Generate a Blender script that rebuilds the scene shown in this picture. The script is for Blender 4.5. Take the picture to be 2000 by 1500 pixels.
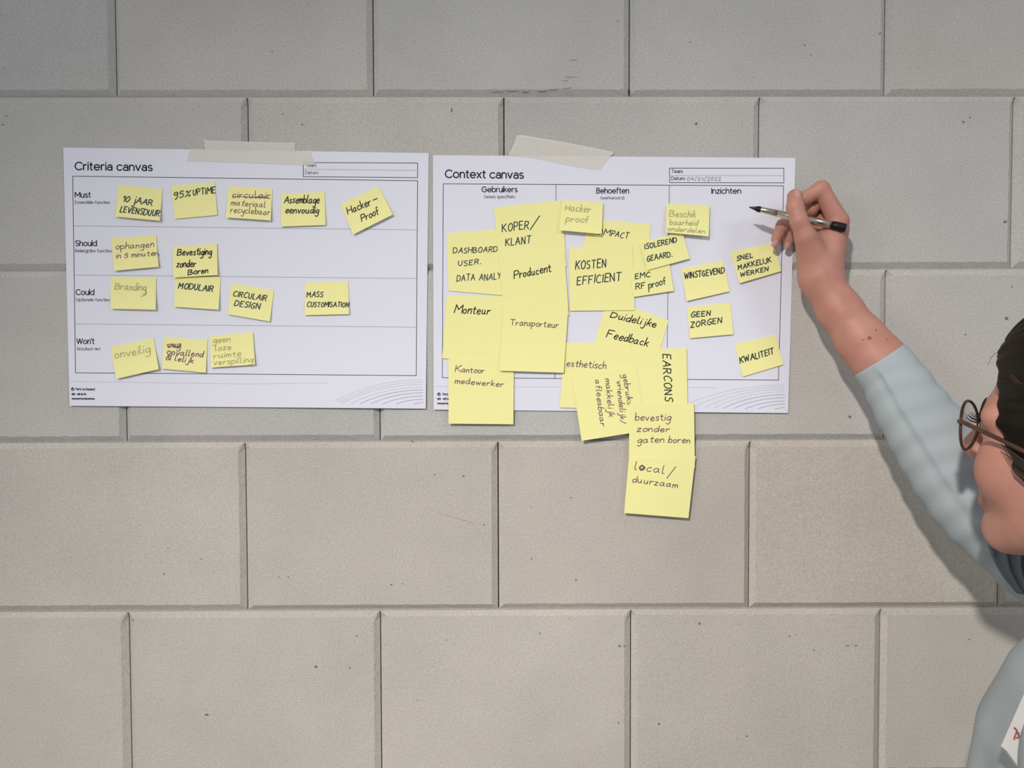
import bpy, bmesh, math, random
import numpy as np
from mathutils import Vector, Matrix

random.seed(7)
rng = np.random.default_rng(7)
scn = bpy.context.scene
for o in list(bpy.data.objects):
    bpy.data.objects.remove(o, do_unlink=True)
COL = scn.collection

# ------------------------------------------------------------------ camera
F_PX, DIST, ZC = 1500.0, 0.8978, 1.55          # focal length in px of a 2000 px frame, distance to the wall, height
PITCH, ROLL, YAW = 0.0315, -0.0029, 0.0058
def _dir(x, y):
    c, s = math.cos(ROLL), math.sin(ROLL); x, y = c*x - s*y, s*x + c*y
    v = (x, 1.0, y)
    c, s = math.cos(PITCH), math.sin(PITCH); v = (v[0], c*v[1] + s*v[2], -s*v[1] + c*v[2])
    c, s = math.cos(YAW), math.sin(YAW); v = (c*v[0] + s*v[1], -s*v[0] + c*v[1], v[2])
    return Vector(v)
cam_d = bpy.data.cameras.new('camera'); cam = bpy.data.objects.new('camera', cam_d); COL.objects.link(cam)
cam_d.sensor_width = 36.0; cam_d.lens = F_PX/2000*36.0; cam_d.clip_start = 0.02
fw = _dir(0, 0); rt = _dir(1, 0) - fw; up = _dir(0, 1) - fw
cam.matrix_world = Matrix(((rt.x, up.x, -fw.x, 0), (rt.y, up.y, -fw.y, -DIST), (rt.z, up.z, -fw.z, ZC), (0, 0, 0, 1)))
scn.camera = cam

def P(px, py, h=0.0):
    """point that the photograph shows at pixel (px, py), h metres in front of the wall plane y = 0"""
    v = _dir((px - 1000)/F_PX, -(py - 750)/F_PX)
    t = (DIST - h)/v.y
    return Vector((v.x*t, -h, ZC + v.z*t))
def PN(px, py, h=0.0): return np.array(P(px, py, h))
def mm(pxl, h): return pxl*(DIST - h)/F_PX      # length in metres of pxl pixels at h

# ------------------------------------------------------------------ world, lights, exposure
w = bpy.data.worlds.new('world'); scn.world = w; w.use_nodes = True
bg = w.node_tree.nodes['Background']; bg.inputs[0].default_value = (0.93, 0.96, 1.0, 1); bg.inputs[1].default_value = 0.37
def lamp(name, kind, loc, target, energy, color, **kw):
    d = bpy.data.lights.new(name, kind); d.energy = energy; d.color = color
    for k, v in kw.items(): setattr(d, k, v)
    o = bpy.data.objects.new(name, d); COL.objects.link(o); o.location = loc
    o.rotation_euler = (Vector(target) - Vector(loc)).to_track_quat('-Z', 'Y').to_euler()
    return o
lamp('ceiling_spotlight', 'SPOT', (-0.98, -2.6, 2.90), (0.60, 0.0, 0.34), 330, (1.0, 0.955, 0.90),
     spot_size=math.radians(56), spot_blend=1.0, shadow_soft_size=0.07)
lamp('ceiling_panel', 'AREA', (1.7, -1.9, 2.5), (0.7, 0.0, 1.1), 7, (0.93, 1.0, 1.0), shape='RECTANGLE', size=0.6, size_y=0.3)
lamp('added_fill_left', 'AREA', (-1.9, -1.9, 2.0), (-0.8, 0.0, 1.5), 7.5, (1.0, 0.98, 0.96), shape='RECTANGLE', size=0.6, size_y=0.4)  # added fill that brightens the left side of the wall, no real fitting
vs = scn.view_settings
vs.view_transform = 'Standard'; vs.look = 'None'; vs.gamma = 1.0; vs.exposure = 0.08; vs.use_curve_mapping = False
scn.display_settings.display_device = 'sRGB'

# ------------------------------------------------------------------ helpers
def lin(r, g, b):
    f = lambda c: (c/255/12.92 if c/255 <= 0.04045 else ((c/255 + 0.055)/1.055)**2.4)
    return (f(r), f(g), f(b), 1)
def mat(name, color, rough=0.7, metal=0.0, spec=0.3, alpha=1.0, noise=None, bump=None, sss=0.0):
    """procedural material: base colour with soft noise variation and noise bump"""
    m = bpy.data.materials.new(name); m.use_nodes = True; nt = m.node_tree; b = nt.nodes['Principled BSDF']
    b.inputs['Roughness'].default_value = rough; b.inputs['Metallic'].default_value = metal
    b.inputs['Specular IOR Level'].default_value = spec; b.inputs['Alpha'].default_value = alpha
    b.inputs['Base Color'].default_value = color
    tc = nt.nodes.new('ShaderNodeTexCoord')
    if noise:
        sc, amt, c2 = noise
        n = nt.nodes.new('ShaderNodeTexNoise'); n.inputs['Scale'].default_value = sc; n.inputs['Detail'].default_value = 4
        nt.links.new(tc.outputs['Object'], n.inputs['Vector'])
        r = nt.nodes.new('ShaderNodeValToRGB'); r.color_ramp.elements[0].position = 0.5 - amt; r.color_ramp.elements[1].position = 0.5 + amt
        r.color_ramp.elements[0].color = color; r.color_ramp.elements[1].color = c2
        nt.links.new(n.outputs['Fac'], r.inputs['Fac']); nt.links.new(r.outputs['Color'], b.inputs['Base Color'])
    if bump:
        sc, st = bump
        n2 = nt.nodes.new('ShaderNodeTexNoise'); n2.inputs['Scale'].default_value = sc; n2.inputs['Detail'].default_value = 3
        nt.links.new(tc.outputs['Object'], n2.inputs['Vector'])
        bp = nt.nodes.new('ShaderNodeBump'); bp.inputs['Strength'].default_value = st; bp.inputs['Distance'].default_value = 0.001
        nt.links.new(n2.outputs['Fac'], bp.inputs['Height']); nt.links.new(bp.outputs['Normal'], b.inputs['Normal'])
    if sss:
        b.inputs['Subsurface Weight'].default_value = sss; b.inputs['Subsurface Scale'].default_value = 0.004
        b.inputs['Subsurface Radius'].default_value = (1.0, 0.35, 0.2)
    return m
def mesh_obj(name, verts, faces, m, parent=None, origin=None, smooth=False, mats=None, fmat=None):
    """links one mesh object; verts are world positions, origin is the object's base"""
    verts = np.asarray(verts, float)
    if parent is not None: origin = Vector(parent['_o'])
    if origin is None: origin = Vector(verts.mean(0))
    me = bpy.data.meshes.new(name)
    me.from_pydata((verts - np.array(origin)).tolist(), [], [list(map(int, f)) for f in faces]); me.update()
    for mm_ in (mats or [m]): me.materials.append(mm_)
    if fmat is not None: me.polygons.foreach_set('material_index', list(map(int, fmat)))
    if smooth: me.polygons.foreach_set('use_smooth', [True]*len(me.polygons))
    o = bpy.data.objects.new(name, me); COL.objects.link(o)
    o['_o'] = tuple(origin)
    if parent is not None: o.parent = parent
    else: o.location = origin
    return o
def empty(name, loc):
    o = bpy.data.objects.new(name, None); COL.objects.link(o); o.location = loc; o['_o'] = tuple(loc); o.empty_display_size = 0.05
    return o
def tag(o, label=None, cat=None, group=None, kind=None):
    if label: o['label'] = label
    if cat: o['category'] = cat
    if group: o['group'] = group
    if kind: o['kind'] = kind
    return o
def catmull(pts, n=6):
    pts = [np.array(p, float) for p in pts]
    if len(pts) < 3: return pts
    out = []
    for i in range(len(pts) - 1):
        p0 = pts[i-1] if i else 2*pts[0] - pts[1]
        p1, p2 = pts[i], pts[i+1]
        p3 = pts[i+2] if i + 2 < len(pts) else 2*pts[-1] - pts[-2]
        for k in range(n):
            t = k/n
            out.append(0.5*(2*p1 + (p2-p0)*t + (2*p0-5*p1+4*p2-p3)*t*t + (3*p1-p0-3*p2+p3)*t**3))
    out.append(pts[-1]); return out
def tube(path, radii, seg=10, cap=True):
    """tube along 3-D points; radius per point"""
    path = [np.array(p, float) for p in path]; n = len(path)
    if np.isscalar(radii): radii = [radii]*n
    V, Fc = [], []; prev = None
    for i in range(n):
        t = path[min(i+1, n-1)] - path[max(i-1, 0)]; t /= np.linalg.norm(t) + 1e-12
        if prev is None:
            a = np.array([0, 0, 1.0]) if abs(t[2]) < 0.9 else np.array([1.0, 0, 0])
            prev = np.cross(t, a)
        prev = prev - t*np.dot(prev, t); prev /= np.linalg.norm(prev); b = np.cross(t, prev)
        for k in range(seg):
            a = 2*math.pi*k/seg
            V.append(path[i] + radii[i]*(math.cos(a)*prev + math.sin(a)*b))
    for i in range(n-1):
        for k in range(seg):
            k2 = (k+1) % seg
            Fc.append((i*seg+k, i*seg+k2, (i+1)*seg+k2, (i+1)*seg+k))
    if cap:
        Fc.append(tuple(range(seg))[::-1]); Fc.append(tuple((n-1)*seg + k for k in range(seg)))
    return V, Fc
class MB:
    """collects pieces of ONE part"""
    def __init__(s): s.v = []; s.f = []; s.m = []
    def add(s, V, Fc, m=0):
        o = len(s.v); s.v += [np.array(x, float) for x in V]; s.f += [tuple(i+o for i in f) for f in Fc]; s.m += [m]*len(Fc)
        return s
    def build(s, name, m, parent=None, **k): return mesh_obj(name, s.v, s.f, m, parent, mats=m if isinstance(m, list) else None, fmat=s.m, **k)

# ------------------------------------------------------------------ wall of bevelled sand-lime blocks
def wall_material():
    m = bpy.data.materials.new('sand_lime_block'); m.use_nodes = True; nt = m.node_tree; b = nt.nodes['Principled BSDF']
    N, L = nt.nodes.new, nt.links.new
    b.inputs['Roughness'].default_value = 0.92; b.inputs['Specular IOR Level'].default_value = 0.1
    tc = N('ShaderNodeTexCoord')
    at = N('ShaderNodeAttribute'); at.attribute_name = 'block_tint'
    def noise(sc, det, p0, p1, c0, c1):
        n = N('ShaderNodeTexNoise'); n.inputs['Scale'].default_value = sc; n.inputs['Detail'].default_value = det; n.inputs['Roughness'].default_value = 0.6
        L(tc.outputs['Object'], n.inputs['Vector'])
        r = N('ShaderNodeValToRGB'); r.color_ramp.elements[0].position = p0; r.color_ramp.elements[1].position = p1
        r.color_ramp.elements[0].color = (c0, c0, c0, 1); r.color_ramp.elements[1].color = (c1, c1, c1, 1)
        L(n.outputs['Fac'], r.inputs['Fac']); return n, r.outputs['Color']
    def mul(a, c):
        x = N('ShaderNodeMix'); x.data_type = 'RGBA'; x.blend_type = 'MULTIPLY'; x.inputs['Factor'].default_value = 1
        L(a, x.inputs['A']); L(c, x.inputs['B']); return x.outputs['Result']
    n1, c1 = noise(520, 2, 0.30, 0.70, 0.86, 1.12)      # sand grain
    n2, c2 = noise(7, 5, 0.28, 0.7, 0.925, 1.045)          # cloudy patches
    n3, c3 = noise(90, 3, 0.16, 0.30, 0.72, 1.0)        # sparse small pits
    col = mul(mul(mul(at.outputs['Color'], c1), c2), c3)
    L(col, b.inputs['Base Color'])
    bp = N('ShaderNodeBump'); bp.inputs['Strength'].default_value = 0.35; bp.inputs['Distance'].default_value = 0.0008
    L(n1.outputs['Fac'], bp.inputs['Height'])
    n4 = N('ShaderNodeTexNoise'); n4.inputs['Scale'].default_value = 150; n4.inputs['Detail'].default_value = 3; L(tc.outputs['Object'], n4.inputs['Vector'])
    bp2 = N('ShaderNodeBump'); bp2.inputs['Strength'].default_value = 0.3; bp2.inputs['Distance'].default_value = 0.001
    L(n4.outputs['Fac'], bp2.inputs['Height']); L(bp.outputs['Normal'], bp2.inputs['Normal']); L(bp2.outputs['Normal'], b.inputs['Normal'])
    return m
M_wall = wall_material()
M_gap = mat('dark_gap', (0.012, 0.011, 0.010, 1), 0.9)
M_mortar = mat('joint_mortar', lin(150, 146, 138), 0.95, spec=0.1, noise=(300, 0.2, lin(165, 160, 150)), bump=(400, 0.4))
M_pit = mat('wall_pit', lin(118, 113, 108), 0.95, spec=0.05)
M_scuff = mat('wall_scuff', lin(166, 161, 155), 0.95, spec=0.05)
BW, BH = 0.29702, 0.2
Z1 = ZC + 0.3049                                         # first joint line in view
ROWX = {0: -0.4515, 1: -0.3003, 2: -0.4472, 3: -0.3085, 4: -0.4486}
def build_wall():
    V, Fc, Mi, T = [], [], [], []
    C, DEP, GAP = 0.0066, 0.0050, 0.00065                # chamfer width and depth, half gap of the dry vertical joints
    xmin, xmax = -2.2, 2.4
    z_top = Z1 + BH*6
    r = -6
    while True:
        zt = Z1 - BH*(r - 1); zb = zt - BH               # row r, r = 0 is the top row in view
        if zt < 0.001: break
        zb = max(zb, 0.0)
        x0 = ROWX.get(r, -0.4515 if r % 2 == 0 else -0.3003) - BW*10
        x = x0
        while x < xmax:
            a, c = max(x, xmin), min(x + BW, xmax)
            if c - a > 0.02:
                base = np.array([0.490, 0.464, 0.434])
                warm = rng.normal(0, 0.012)
                if r == 2: warm -= 0.018
                if r >= 3: warm += 0.026
                if r <= 1: warm -= 0.016
                t = base*(1 + rng.normal(0, 0.012))*np.array([1 + warm, 1 + 0.1*warm, 1 - 1.0*warm])
                dy = rng.normal(0, 0.0002)
                xa, xc, za, zc_ = a + GAP, c - GAP, zb + 0.0006, zt - 0.0006
                fl, fr = xa + C*rng.uniform(0.85, 1.2), xc - C*rng.uniform(0.85, 1.2)
                fb, ft = za + C*rng.uniform(0.95, 1.15), zc_ - C*rng.uniform(0.9, 1.15)
                def ring(x0, x1, z0, z1, y, jit):
                    nx, nz = 36, 24
                    pts = [(x0 + (x1-x0)*i/nx, z0) for i in range(nx)] + [(x1, z0 + (z1-z0)*i/nz) for i in range(nz)] + \
                          [(x1 - (x1-x0)*i/nx, z1) for i in range(nx)] + [(x0, z1 - (z1-z0)*i/nz) for i in range(nz)]
                    return [(p[0] + rng.normal(0, jit), y, p[1] + rng.normal(0, jit)) for p in pts]
                o = len(V)
                near = -0.8 < a < 0.95 and 0.85 < zb < 2.2
                j = 0.00022 if near else 0.0
                R0 = ring(fl, fr, fb, ft, dy, j); R1 = [(p[0], DEP - (0.0026 if p[2] > zc_ - 0.001 else 0), p[2]) for p in ring(xa, xc, za, zc_, DEP, 0.0)]; R2 = ring(xa, xc, za, zc_, 0.03, 0.0)
                n = len(R0); V += R0 + R1 + R2
                Fc.append(tuple(range(o, o+n))); Mi.append(0); T.append(t)
                for k in range(2):
                    for i in range(n):
                        i2 = (i+1) % n
                        Fc.append((o+k*n+i, o+(k+1)*n+i, o+(k+1)*n+i2, o+k*n+i2)); Mi.append(0); T.append(t)
            x += BW
        r += 1
    def quad(x0, x1, z0, z1, y, mi):
        o = len(V); V.extend([(x0, y, z0), (x1, y, z0), (x1, y, z1), (x0, y, z1)]); Fc.append((o, o+1, o+2, o+3)); Mi.append(mi); T.append((0.4, 0.4, 0.4))
    quad(xmin, xmax, 0, z_top, 0.03, 1)                  # dark behind the open joints
    k = -6
    while Z1 - BH*k > 0.01:                              # glued bed joints
        z = Z1 - BH*k
        n = 60; o = len(V)
        for i in range(n+1):
            xx = xmin + (xmax-xmin)*i/n
            V.extend([(xx, 0.0020, z - 0.0016 - abs(rng.normal(0, 0.0006))), (xx, 0.0046, z + 0.0010 + abs(rng.normal(0, 0.0003)))])
        for i in range(n):
            Fc.append((o+2*i, o+2*i+2, o+2*i+3, o+2*i+1)); Mi.append(2); T.append((0.4, 0.4, 0.4))
        k += 1
    # pits, chips and scuffs seen on the blocks: (px, py, length, width, angle)
    pits = [(590,243,4,3,0),(552,222,3,2,0),(531,100,3,2,0),(5,243,4,3,60),(12,226,3,3,0),(320,1121,6,2,-40),(563,1127,4,2,-40),(545,1127,3,2,-40),
            (764,1142,5,3,0),(787,1140,3,2,0),(905,930,5,3,0),(849,927,3,2,0),(1038,1091,3,3,0),(617,1302,6,5,0),(403,1396,9,4,0),(259,1211,5,2,-40),
            (1210,1262,6,4,0),(1219,1262,3,4,0),(1366,1218,4,6,0),(1287,1414,4,6,0),(1458,1438,4,3,-30),(1655,1261,8,2,0),(1672,1261,7,2,0),(1542,1242,3,3,0),
            (1590,1270,3,4,0),(815,1368,3,2,0),(1208,1412,3,4,0),(1882,238,6,3,-45),(1895,229,3,3,0),(1360,241,5,5,0),(1963,433,7,5,20),(1977,560,3,3,0),
            (1719,65,4,4,0),(1348,82,3,2,0),(1572,88,4,2,-30),(1966,622,7,6,-30),(1886,653,4,3,0),(1660,814,7,5,0),(1893,1249,4,2,20),(1054,1237,3,3,0),
            (871,1250,3,2,0),(1112,1208,2,2,0),(696,1242,5,2,30),(805,862,4,3,0),(1584,107,3,2,0),(1206,41,3,2,0),(882,215,3,9,0),(328,1070,3,2,0),
            (393,1092,3,2,0),(945,1025,3,3,0),(1038,990,2,2,0),(1115,972,3,3,0),(1125,1133,4,3,0),(1440,1442,2,2,0),(683,1305,3,3,0),(1555,1240,2,2,0)]
    scuffs = [(970,177,30,2,0),(1000,176,28,2,0),(1025,177,18,3,0),(1058,176,20,3,0),(1082,174,26,2,3),(1106,172,24,2,4),(1120,117,18,1.5,0),(1116,150,26,1.5,0),(1104,157,14,1.2,0),
              (885,1010,60,0.8,-17),(915,1019,30,0.8,-17)]
    for q_, (px, py, l, wd, an) in enumerate(pits + scuffs):
        o = len(V); n = 9
        for i in range(n):
            a = 2*math.pi*i/n; q = rng.uniform(0.7, 1.15)
            dx, dz = math.cos(a)*l/2*q, math.sin(a)*wd/2*q
            ca, sa = math.cos(math.radians(an)), math.sin(math.radians(an))
            V.append(tuple(P(px + dx*ca - dz*sa, py - dx*sa - dz*ca, 0.0007)))
        Fc.append(tuple(range(o, o+n))[::-1]); Mi.append(3 if q_ < len(pits) else 4); T.append((0.4, 0.4, 0.4))
    o = len(V)                                            # open chip at a block corner
    for (px, py) in [(1229.5,170.5),(1226.5,177),(1227,186),(1229.5,186),(1230,178)]: V.append(tuple(P(px, py, 0.0008)))
    Fc.append(tuple(range(o, o+5))); Mi.append(1); T.append((0, 0, 0))
    ob = mesh_obj('wall_back', V, Fc, None, mats=[M_wall, M_gap, M_mortar, M_pit, M_scuff], fmat=Mi, origin=(0, 0, 0))
    me = ob.data
    at = me.color_attributes.new('block_tint', 'FLOAT_COLOR', 'CORNER')
    lt = np.zeros(len(me.polygons), int); me.polygons.foreach_get('loop_total', lt)
    cols = np.ones((len(me.loops), 4), np.float32); cols[:, :3] = np.repeat(np.array(T), lt, axis=0)
    at.data.foreach_set('color', cols.ravel())
    tag(ob, kind='structure')
build_wall()
fl = mesh_obj('floor', [(-2.2, 0.0, 0), (2.4, 0.0, 0), (2.4, -3.2, 0), (-2.2, -3.2, 0)], [(0, 3, 2, 1)],
              mat('floor_screed', lin(150, 148, 144), 0.6, noise=(4, 0.2, lin(165, 162, 158))), origin=(0, 0, 0))
tag(fl, kind='structure')

# ------------------------------------------------------------------ paper, ink and lettering
M_paper = mat('white_paper', (0.735, 0.735, 0.825, 1), 0.65, spec=0.25)
M_note = mat('yellow_note_paper', (0.865, 0.82, 0.355, 1), 0.75, spec=0.2, noise=(40, 0.3, (0.88, 0.835, 0.375, 1)))
M_print = mat('black_print', lin(38, 38, 52), 0.7, spec=0.1)
M_printg = mat('grey_print', lin(160, 160, 178), 0.7, spec=0.1)
M_printd = mat('dark_grey_print', lin(104, 104, 122), 0.7, spec=0.1)
M_printw = mat('pale_grey_print', lin(196, 196, 206), 0.7, spec=0.1)
INK = {'teal': mat('dark_teal_marker', lin(38, 58, 66), 0.6), 'black': mat('black_marker', lin(28, 28, 26), 0.6),
       'plum': mat('purple_pen', lin(112, 72, 92), 0.6), 'grey': mat('pencil', lin(162, 160, 112), 0.6), 'pencil': mat('pencil_on_white', lin(120, 120, 130), 0.6)}
def sstep(a, b, x):
    t = min(1, max(0, (x - a)/(b - a))); return t*t*(3 - 2*t)
def Hc(px, py):
    """how far the hung sheets stand off the wall"""
    b = sstep(640, 800, py)
    return 0.0011 + 0.0026*b*(0.75 + 0.25*math.sin(px/95.0)) + 0.0004*math.sin(px/170.0 + py/210.0)
# stroke alphabet: capitals and digits 10 units tall, small letters with an x-height of 10
GL = {
 'A':"!0 0 4 10 7 0/!1.5 3.8 6 3.8",'B':"!0 0 0 10/0 10 4.5 9.5 4.5 6.5 2 5.3 2 5.3 6 4 5.5 1 0 0",'C':"6 9 3.5 10 0.5 6.5 0.5 2 3 0 6 1",'D':"!0 0 0 10/0 10 5 9 6.5 5 4.5 1 0 0",
 'E':"!5 10 0 10 0 0 5 0/!0 5.3 4 5.3",'F':"!5.5 10 0 10 0 0/!0 5.3 4 5.3",'G':"6 9 3.5 10 0.5 6 0.5 2 3 0 5.5 1.5 6 4.5 6 4.5 3.2 4.5",'H':"!0 0 0 10/!6 0 6 10/!0 5 6 5",'I':"!0 0 0 10",
 'J':"4 10 4 3 2.5 0 0 1.5",'K':"!0 0 0 10/!5.5 10 0 4.2/!1.6 5.4 6 0",'L':"!0 10 0 0 4.5 0",'M':"!0 0 0.5 10 3.5 4 7 10 7.5 0",'N':"!0 0 0 10 5.5 0 5.5 10",'O':"3 10 0 6.5 1 1.2 3.5 0 6 3.5 5.5 8.5 3 10",
 'P':"!0 0 0 10/0 10 4.5 9.5 5 6.5 3 4.8 0 4.6",'R':"!0 0 0 10/0 10 4.5 9.5 5 6.8 3 5 0 4.8/!2.4 4.9 5.8 0",'S':"5 9 3 10 0.6 8.3 1.2 6 4 4.5 4.8 2 3 0 0 1",'T':"!0 10 6 10/!3 10 3 0",
 'U':"0 10 0.2 3 2.5 0 5 3 5.2 10",'V':"!0 10 3 0 6 10",'W':"!0 10 2 0 4.5 8 6.5 0 9 10",'Y':"!0 10 3 5 3 0/!6 10 3 5",'Z':"!0 10 5.5 10 0 0 5.5 0",
 '0':"2.5 10 0 6 0.6 1.2 2.8 0 5 4 4.5 8.5 2.5 10",'1':"!0 7.5 2.5 10 2.5 0",'2':"0 8 2.5 10 4.8 7.5 0 0 0 0 5 0",'4':"!3.5 10 0 4 5.5 4/!4 7 4 0",'5':"5 10 1 10 1 10 0.6 5.8 0.6 5.8 4 6 4.8 2.5 2.5 0 0 1",'9':"4.5 8.5 2.5 10 0.3 7.5 1.5 5 4.5 7 4.8 9 4.8 9 4.2 1 2 -2",
 '%':"!0 0 6 10/1.5 9.5 0.5 8.5 1.5 7.5 2.5 8.5 1.5 9.5/5 2.5 4 1.5 5 0.5 6 1.5 5 2.5",'&':"6 0 1.5 7 2.5 10 4 8.5 0.5 3.5 1.5 0 4 0.8 6 4",'/':"!0 -2 4 13",'-':"!0 5 3.5 5",'.':"!0 0 0.6 0.4","'":"!0 10 0 8",
 'a':"5.5 9 3 10 0 6 0.8 1 3 0.4 5.5 5 5.8 9.5 5.8 9.5 5.6 2.5 7.5 0.5",'b':"!0 19 0 0/0 5 3 10 6 7.5 5 1.2 2 0 0 2",'c':"5.5 8.5 3 10 0.2 6 1 1.2 3.2 0 5.8 1.5",'d':"5.6 9 3 10 0 6 0.8 1 3 0.4 5.6 5/!6 19 6 0",
 'e':"0.5 4.8 5.5 6 5 9.3 2.5 10 0.2 5 1.5 0.6 4 0 6.2 2",'f':"5 18 3 18.5 2 15 2 0/!0 10 5 10",'g':"5.6 9 3 10 0 6 0.8 1.8 3 1 5.6 5 6 9.8 6 9.8 6 -5 3.5 -9 0 -7",'h':"!0 19 0 0/0 5 3 10 5.3 8 5.5 0",
 'i':"!0 10 0 0/!0 15 0.4 15.8",'j':"2 10 2.2 -5 0 -9 -2 -7/!2 15 2.4 15.8",'k':"!0 19 0 0/!5 10 0 4.2/!1.5 5.5 5.5 0",'l':"0 19 0 4 0.8 0.5 2.6 0.6",'m':"!0 10 0 0/0 5 2 9.7 3.8 8 4 0/4 5 6 9.7 7.8 8 8 0",
 'n':"!0 10 0 0/0 5 3 10 5.3 8 5.5 0",'o':"3 10 0 6.3 1 1.2 3.4 0 5.9 3.8 5.4 8.6 3 10",'p':"!0 10 0 -9/0 6 3 10 6 7.5 5 1.5 2 0.4 0 2",'r':"!0 10 0 0/0 4.5 2 8.8 5 9.5",'s':"4.8 9 3 10 0.6 8.3 1.2 6 4 4.5 4.8 2 3 0 0 1",
 't':"2 16 2 3.5 3.4 0.3 5 1/!-0.6 11 5 11",'u':"0 10 0.2 3 2.5 0.2 5 3.5 5.2 10 5.2 10 5.4 2 6.8 0.5",'v':"!0 10 3 0 6 10",'w':"!0 10 2 0 4.2 8 6.2 0 8.4 10",'y':"0 10 0.4 4 2.6 1.6 5 4.5/5.2 10 5 -5 3 -9 0 -7",'z':"!0 10 5 10 0 0 5.5 0"}
def glyph(ch):
    out = []
    for st in GL[ch].split('/') if ch != '/' else [GL[ch]]:
        st = st.strip(); hard = st.startswith('!')
        v = [float(t) for t in st.lstrip('!').split()]
        pts = [(v[i], v[i+1]) for i in range(0, len(v), 2)]
        if hard:
            out.append([np.array(p) for p in pts]); continue
        runs, cur = [], [pts[0]]
        for p in pts[1:]:
            if p == cur[-1]: runs.append(cur); cur = [p]
            else: cur.append(p)
        runs.append(cur)
        line = []
        for rn in runs: line += catmull(rn, 5) if not line else catmull(rn, 5)[1:]
        out.append(line)
    return out
def hand_text(text, x0, y0, x1, y1, cap, xh=None, rnd=None, slant=0.0):
    """pen strokes in photo pixels for text written along the base line (x0,y0)-(x1,y1)"""
    rnd = rnd or random
    xh = xh or cap
    pen, items = 0.0, []
    for ch in text:
        if ch == ' ': pen += 0.55*max(xh, cap*0.55); continue
        g = glyph(ch); s = (xh if ch.islower() else cap)/10.0
        mx = max(p[0] for st in g for p in st); mn = min(p[0] for st in g for p in st)
        items.append((g, s, pen - min(mn, 0)*s)); pen += (mx - min(mn, 0))*s + 0.26*max(xh, cap*0.5)
    pen -= 0.26*max(xh, cap*0.5)
    L = math.hypot(x1-x0, y1-y0); sx = L/max(pen, 1e-6); ux, uy = (x1-x0)/L, (y1-y0)/L; nx, ny = uy, -ux
    out = []
    for g, s, off in items:
        jy, jr, js = rnd.gauss(0, 0.35), rnd.gauss(0, 0.04), rnd.uniform(0.94, 1.06)
        for st in g:
            line = []
            for p in st:
                a = p[0]*s*js; b = p[1]*s*js
                a2 = (off + a + (slant + jr)*b)*sx; b2 = b + jy
                line.append(np.array((x0 + ux*a2 + nx*b2, y0 + uy*a2 + ny*b2)))
            out.append(line)
    return out
def ribbon(line, wpx, V, Fc, mapf):
    line = [p for i, p in enumerate(line) if i == 0 or np.linalg.norm(p - line[i-1]) > 1e-3]
    if len(line) < 2: return
    for i in range(1, len(line)-1):                       # a pen turns sharp corners in two strokes
        a, b = line[i] - line[i-1], line[i+1] - line[i]
        if np.dot(a, b) < 0.55*np.linalg.norm(a)*np.linalg.norm(b):
            ribbon(line[:i+1], wpx, V, Fc, mapf); ribbon(line[i:], wpx, V, Fc, mapf); return
    # add points on long straight strokes so that they follow the paper
    L2 = [line[0]]
    for p in line[1:]:
        k = int(np.linalg.norm(p - L2[-1])//25) + 1; q0 = L2[-1]
        for i in range(1, k+1): L2.append(q0 + (p - q0)*i/k)
    line = L2; n = len(line); o = len(V); r = wpx/2
    # rounded ends
    t0 = line[1]-line[0]; t0 /= np.linalg.norm(t0); t1 = line[-1]-line[-2]; t1 /= np.linalg.norm(t1)
    pts = [(line[0] - t0*r*0.8, t0, 0.5)] + [None]*n + [(line[-1] + t1*r*0.8, t1, 0.5)]
    for i in range(n):
        a = line[i] - line[i-1] if i else line[1]-line[0]
        b = line[i+1] - line[i] if i < n-1 else a
        t = a/np.linalg.norm(a) + b/np.linalg.norm(b); nt_ = np.linalg.norm(t)
        t = t/nt_ if nt_ > 1e-3 else a/np.linalg.norm(a)
        pts[i+1] = (line[i], t, 1.0)
    for p, t, s in pts:
        nn = np.array((-t[1], t[0]))
        for q in (p + nn*r*s, p - nn*r*s): V.append(mapf(q[0], q[1]))
    for i in range(len(pts)-1): Fc.append((o+2*i, o+2*i+1, o+2*i+3, o+2*i+2))

def sheet(name, quad, hfun, m, nx=10, ny=10, thick=0.00025, outline=None):
    """thin sheet over the pixel quad TL, TR, BR, BL; hfun(u, v, px, py) = stand-off of its front face"""
    TL, TR, BR, BL = [np.array(q, float) for q in quad]
    V, Fc = [], []
    for back in (0, 1):
        for j in range(ny+1):
            for i in range(nx+1):
                u, v = i/nx, j/ny
                p = (TL*(1-u) + TR*u)*(1-v) + (BL*(1-u) + BR*u)*v
                V.append(np.array(P(p[0], p[1], hfun(u, v, p[0], p[1]))) + np.array((0, thick*back, 0)))
    n1 = (nx+1)*(ny+1); id_ = lambda i, j, b: b*n1 + j*(nx+1) + i
    for j in range(ny):
        for i in range(nx):
            Fc.append((id_(i, j, 0), id_(i, j+1, 0), id_(i+1, j+1, 0), id_(i+1, j, 0)))
            Fc.append((id_(i, j, 1), id_(i+1, j, 1), id_(i+1, j+1, 1), id_(i, j+1, 1)))
    loop = [(i, 0) for i in range(nx)] + [(nx, j) for j in range(ny)] + [(nx-i, ny) for i in range(nx)] + [(0, ny-j) for j in range(ny)]
    o = len(V); k = len(loop)                              # cut edge, with vertices of its own
    for b in (0, 1): V += [V[id_(i, j, b)] for i, j in loop]
    for i in range(k): Fc.append((o+i, o+(i+1) % k, o+k+(i+1) % k, o+k+i))
    return mesh_obj(name, V, Fc, m, smooth=False)
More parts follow.
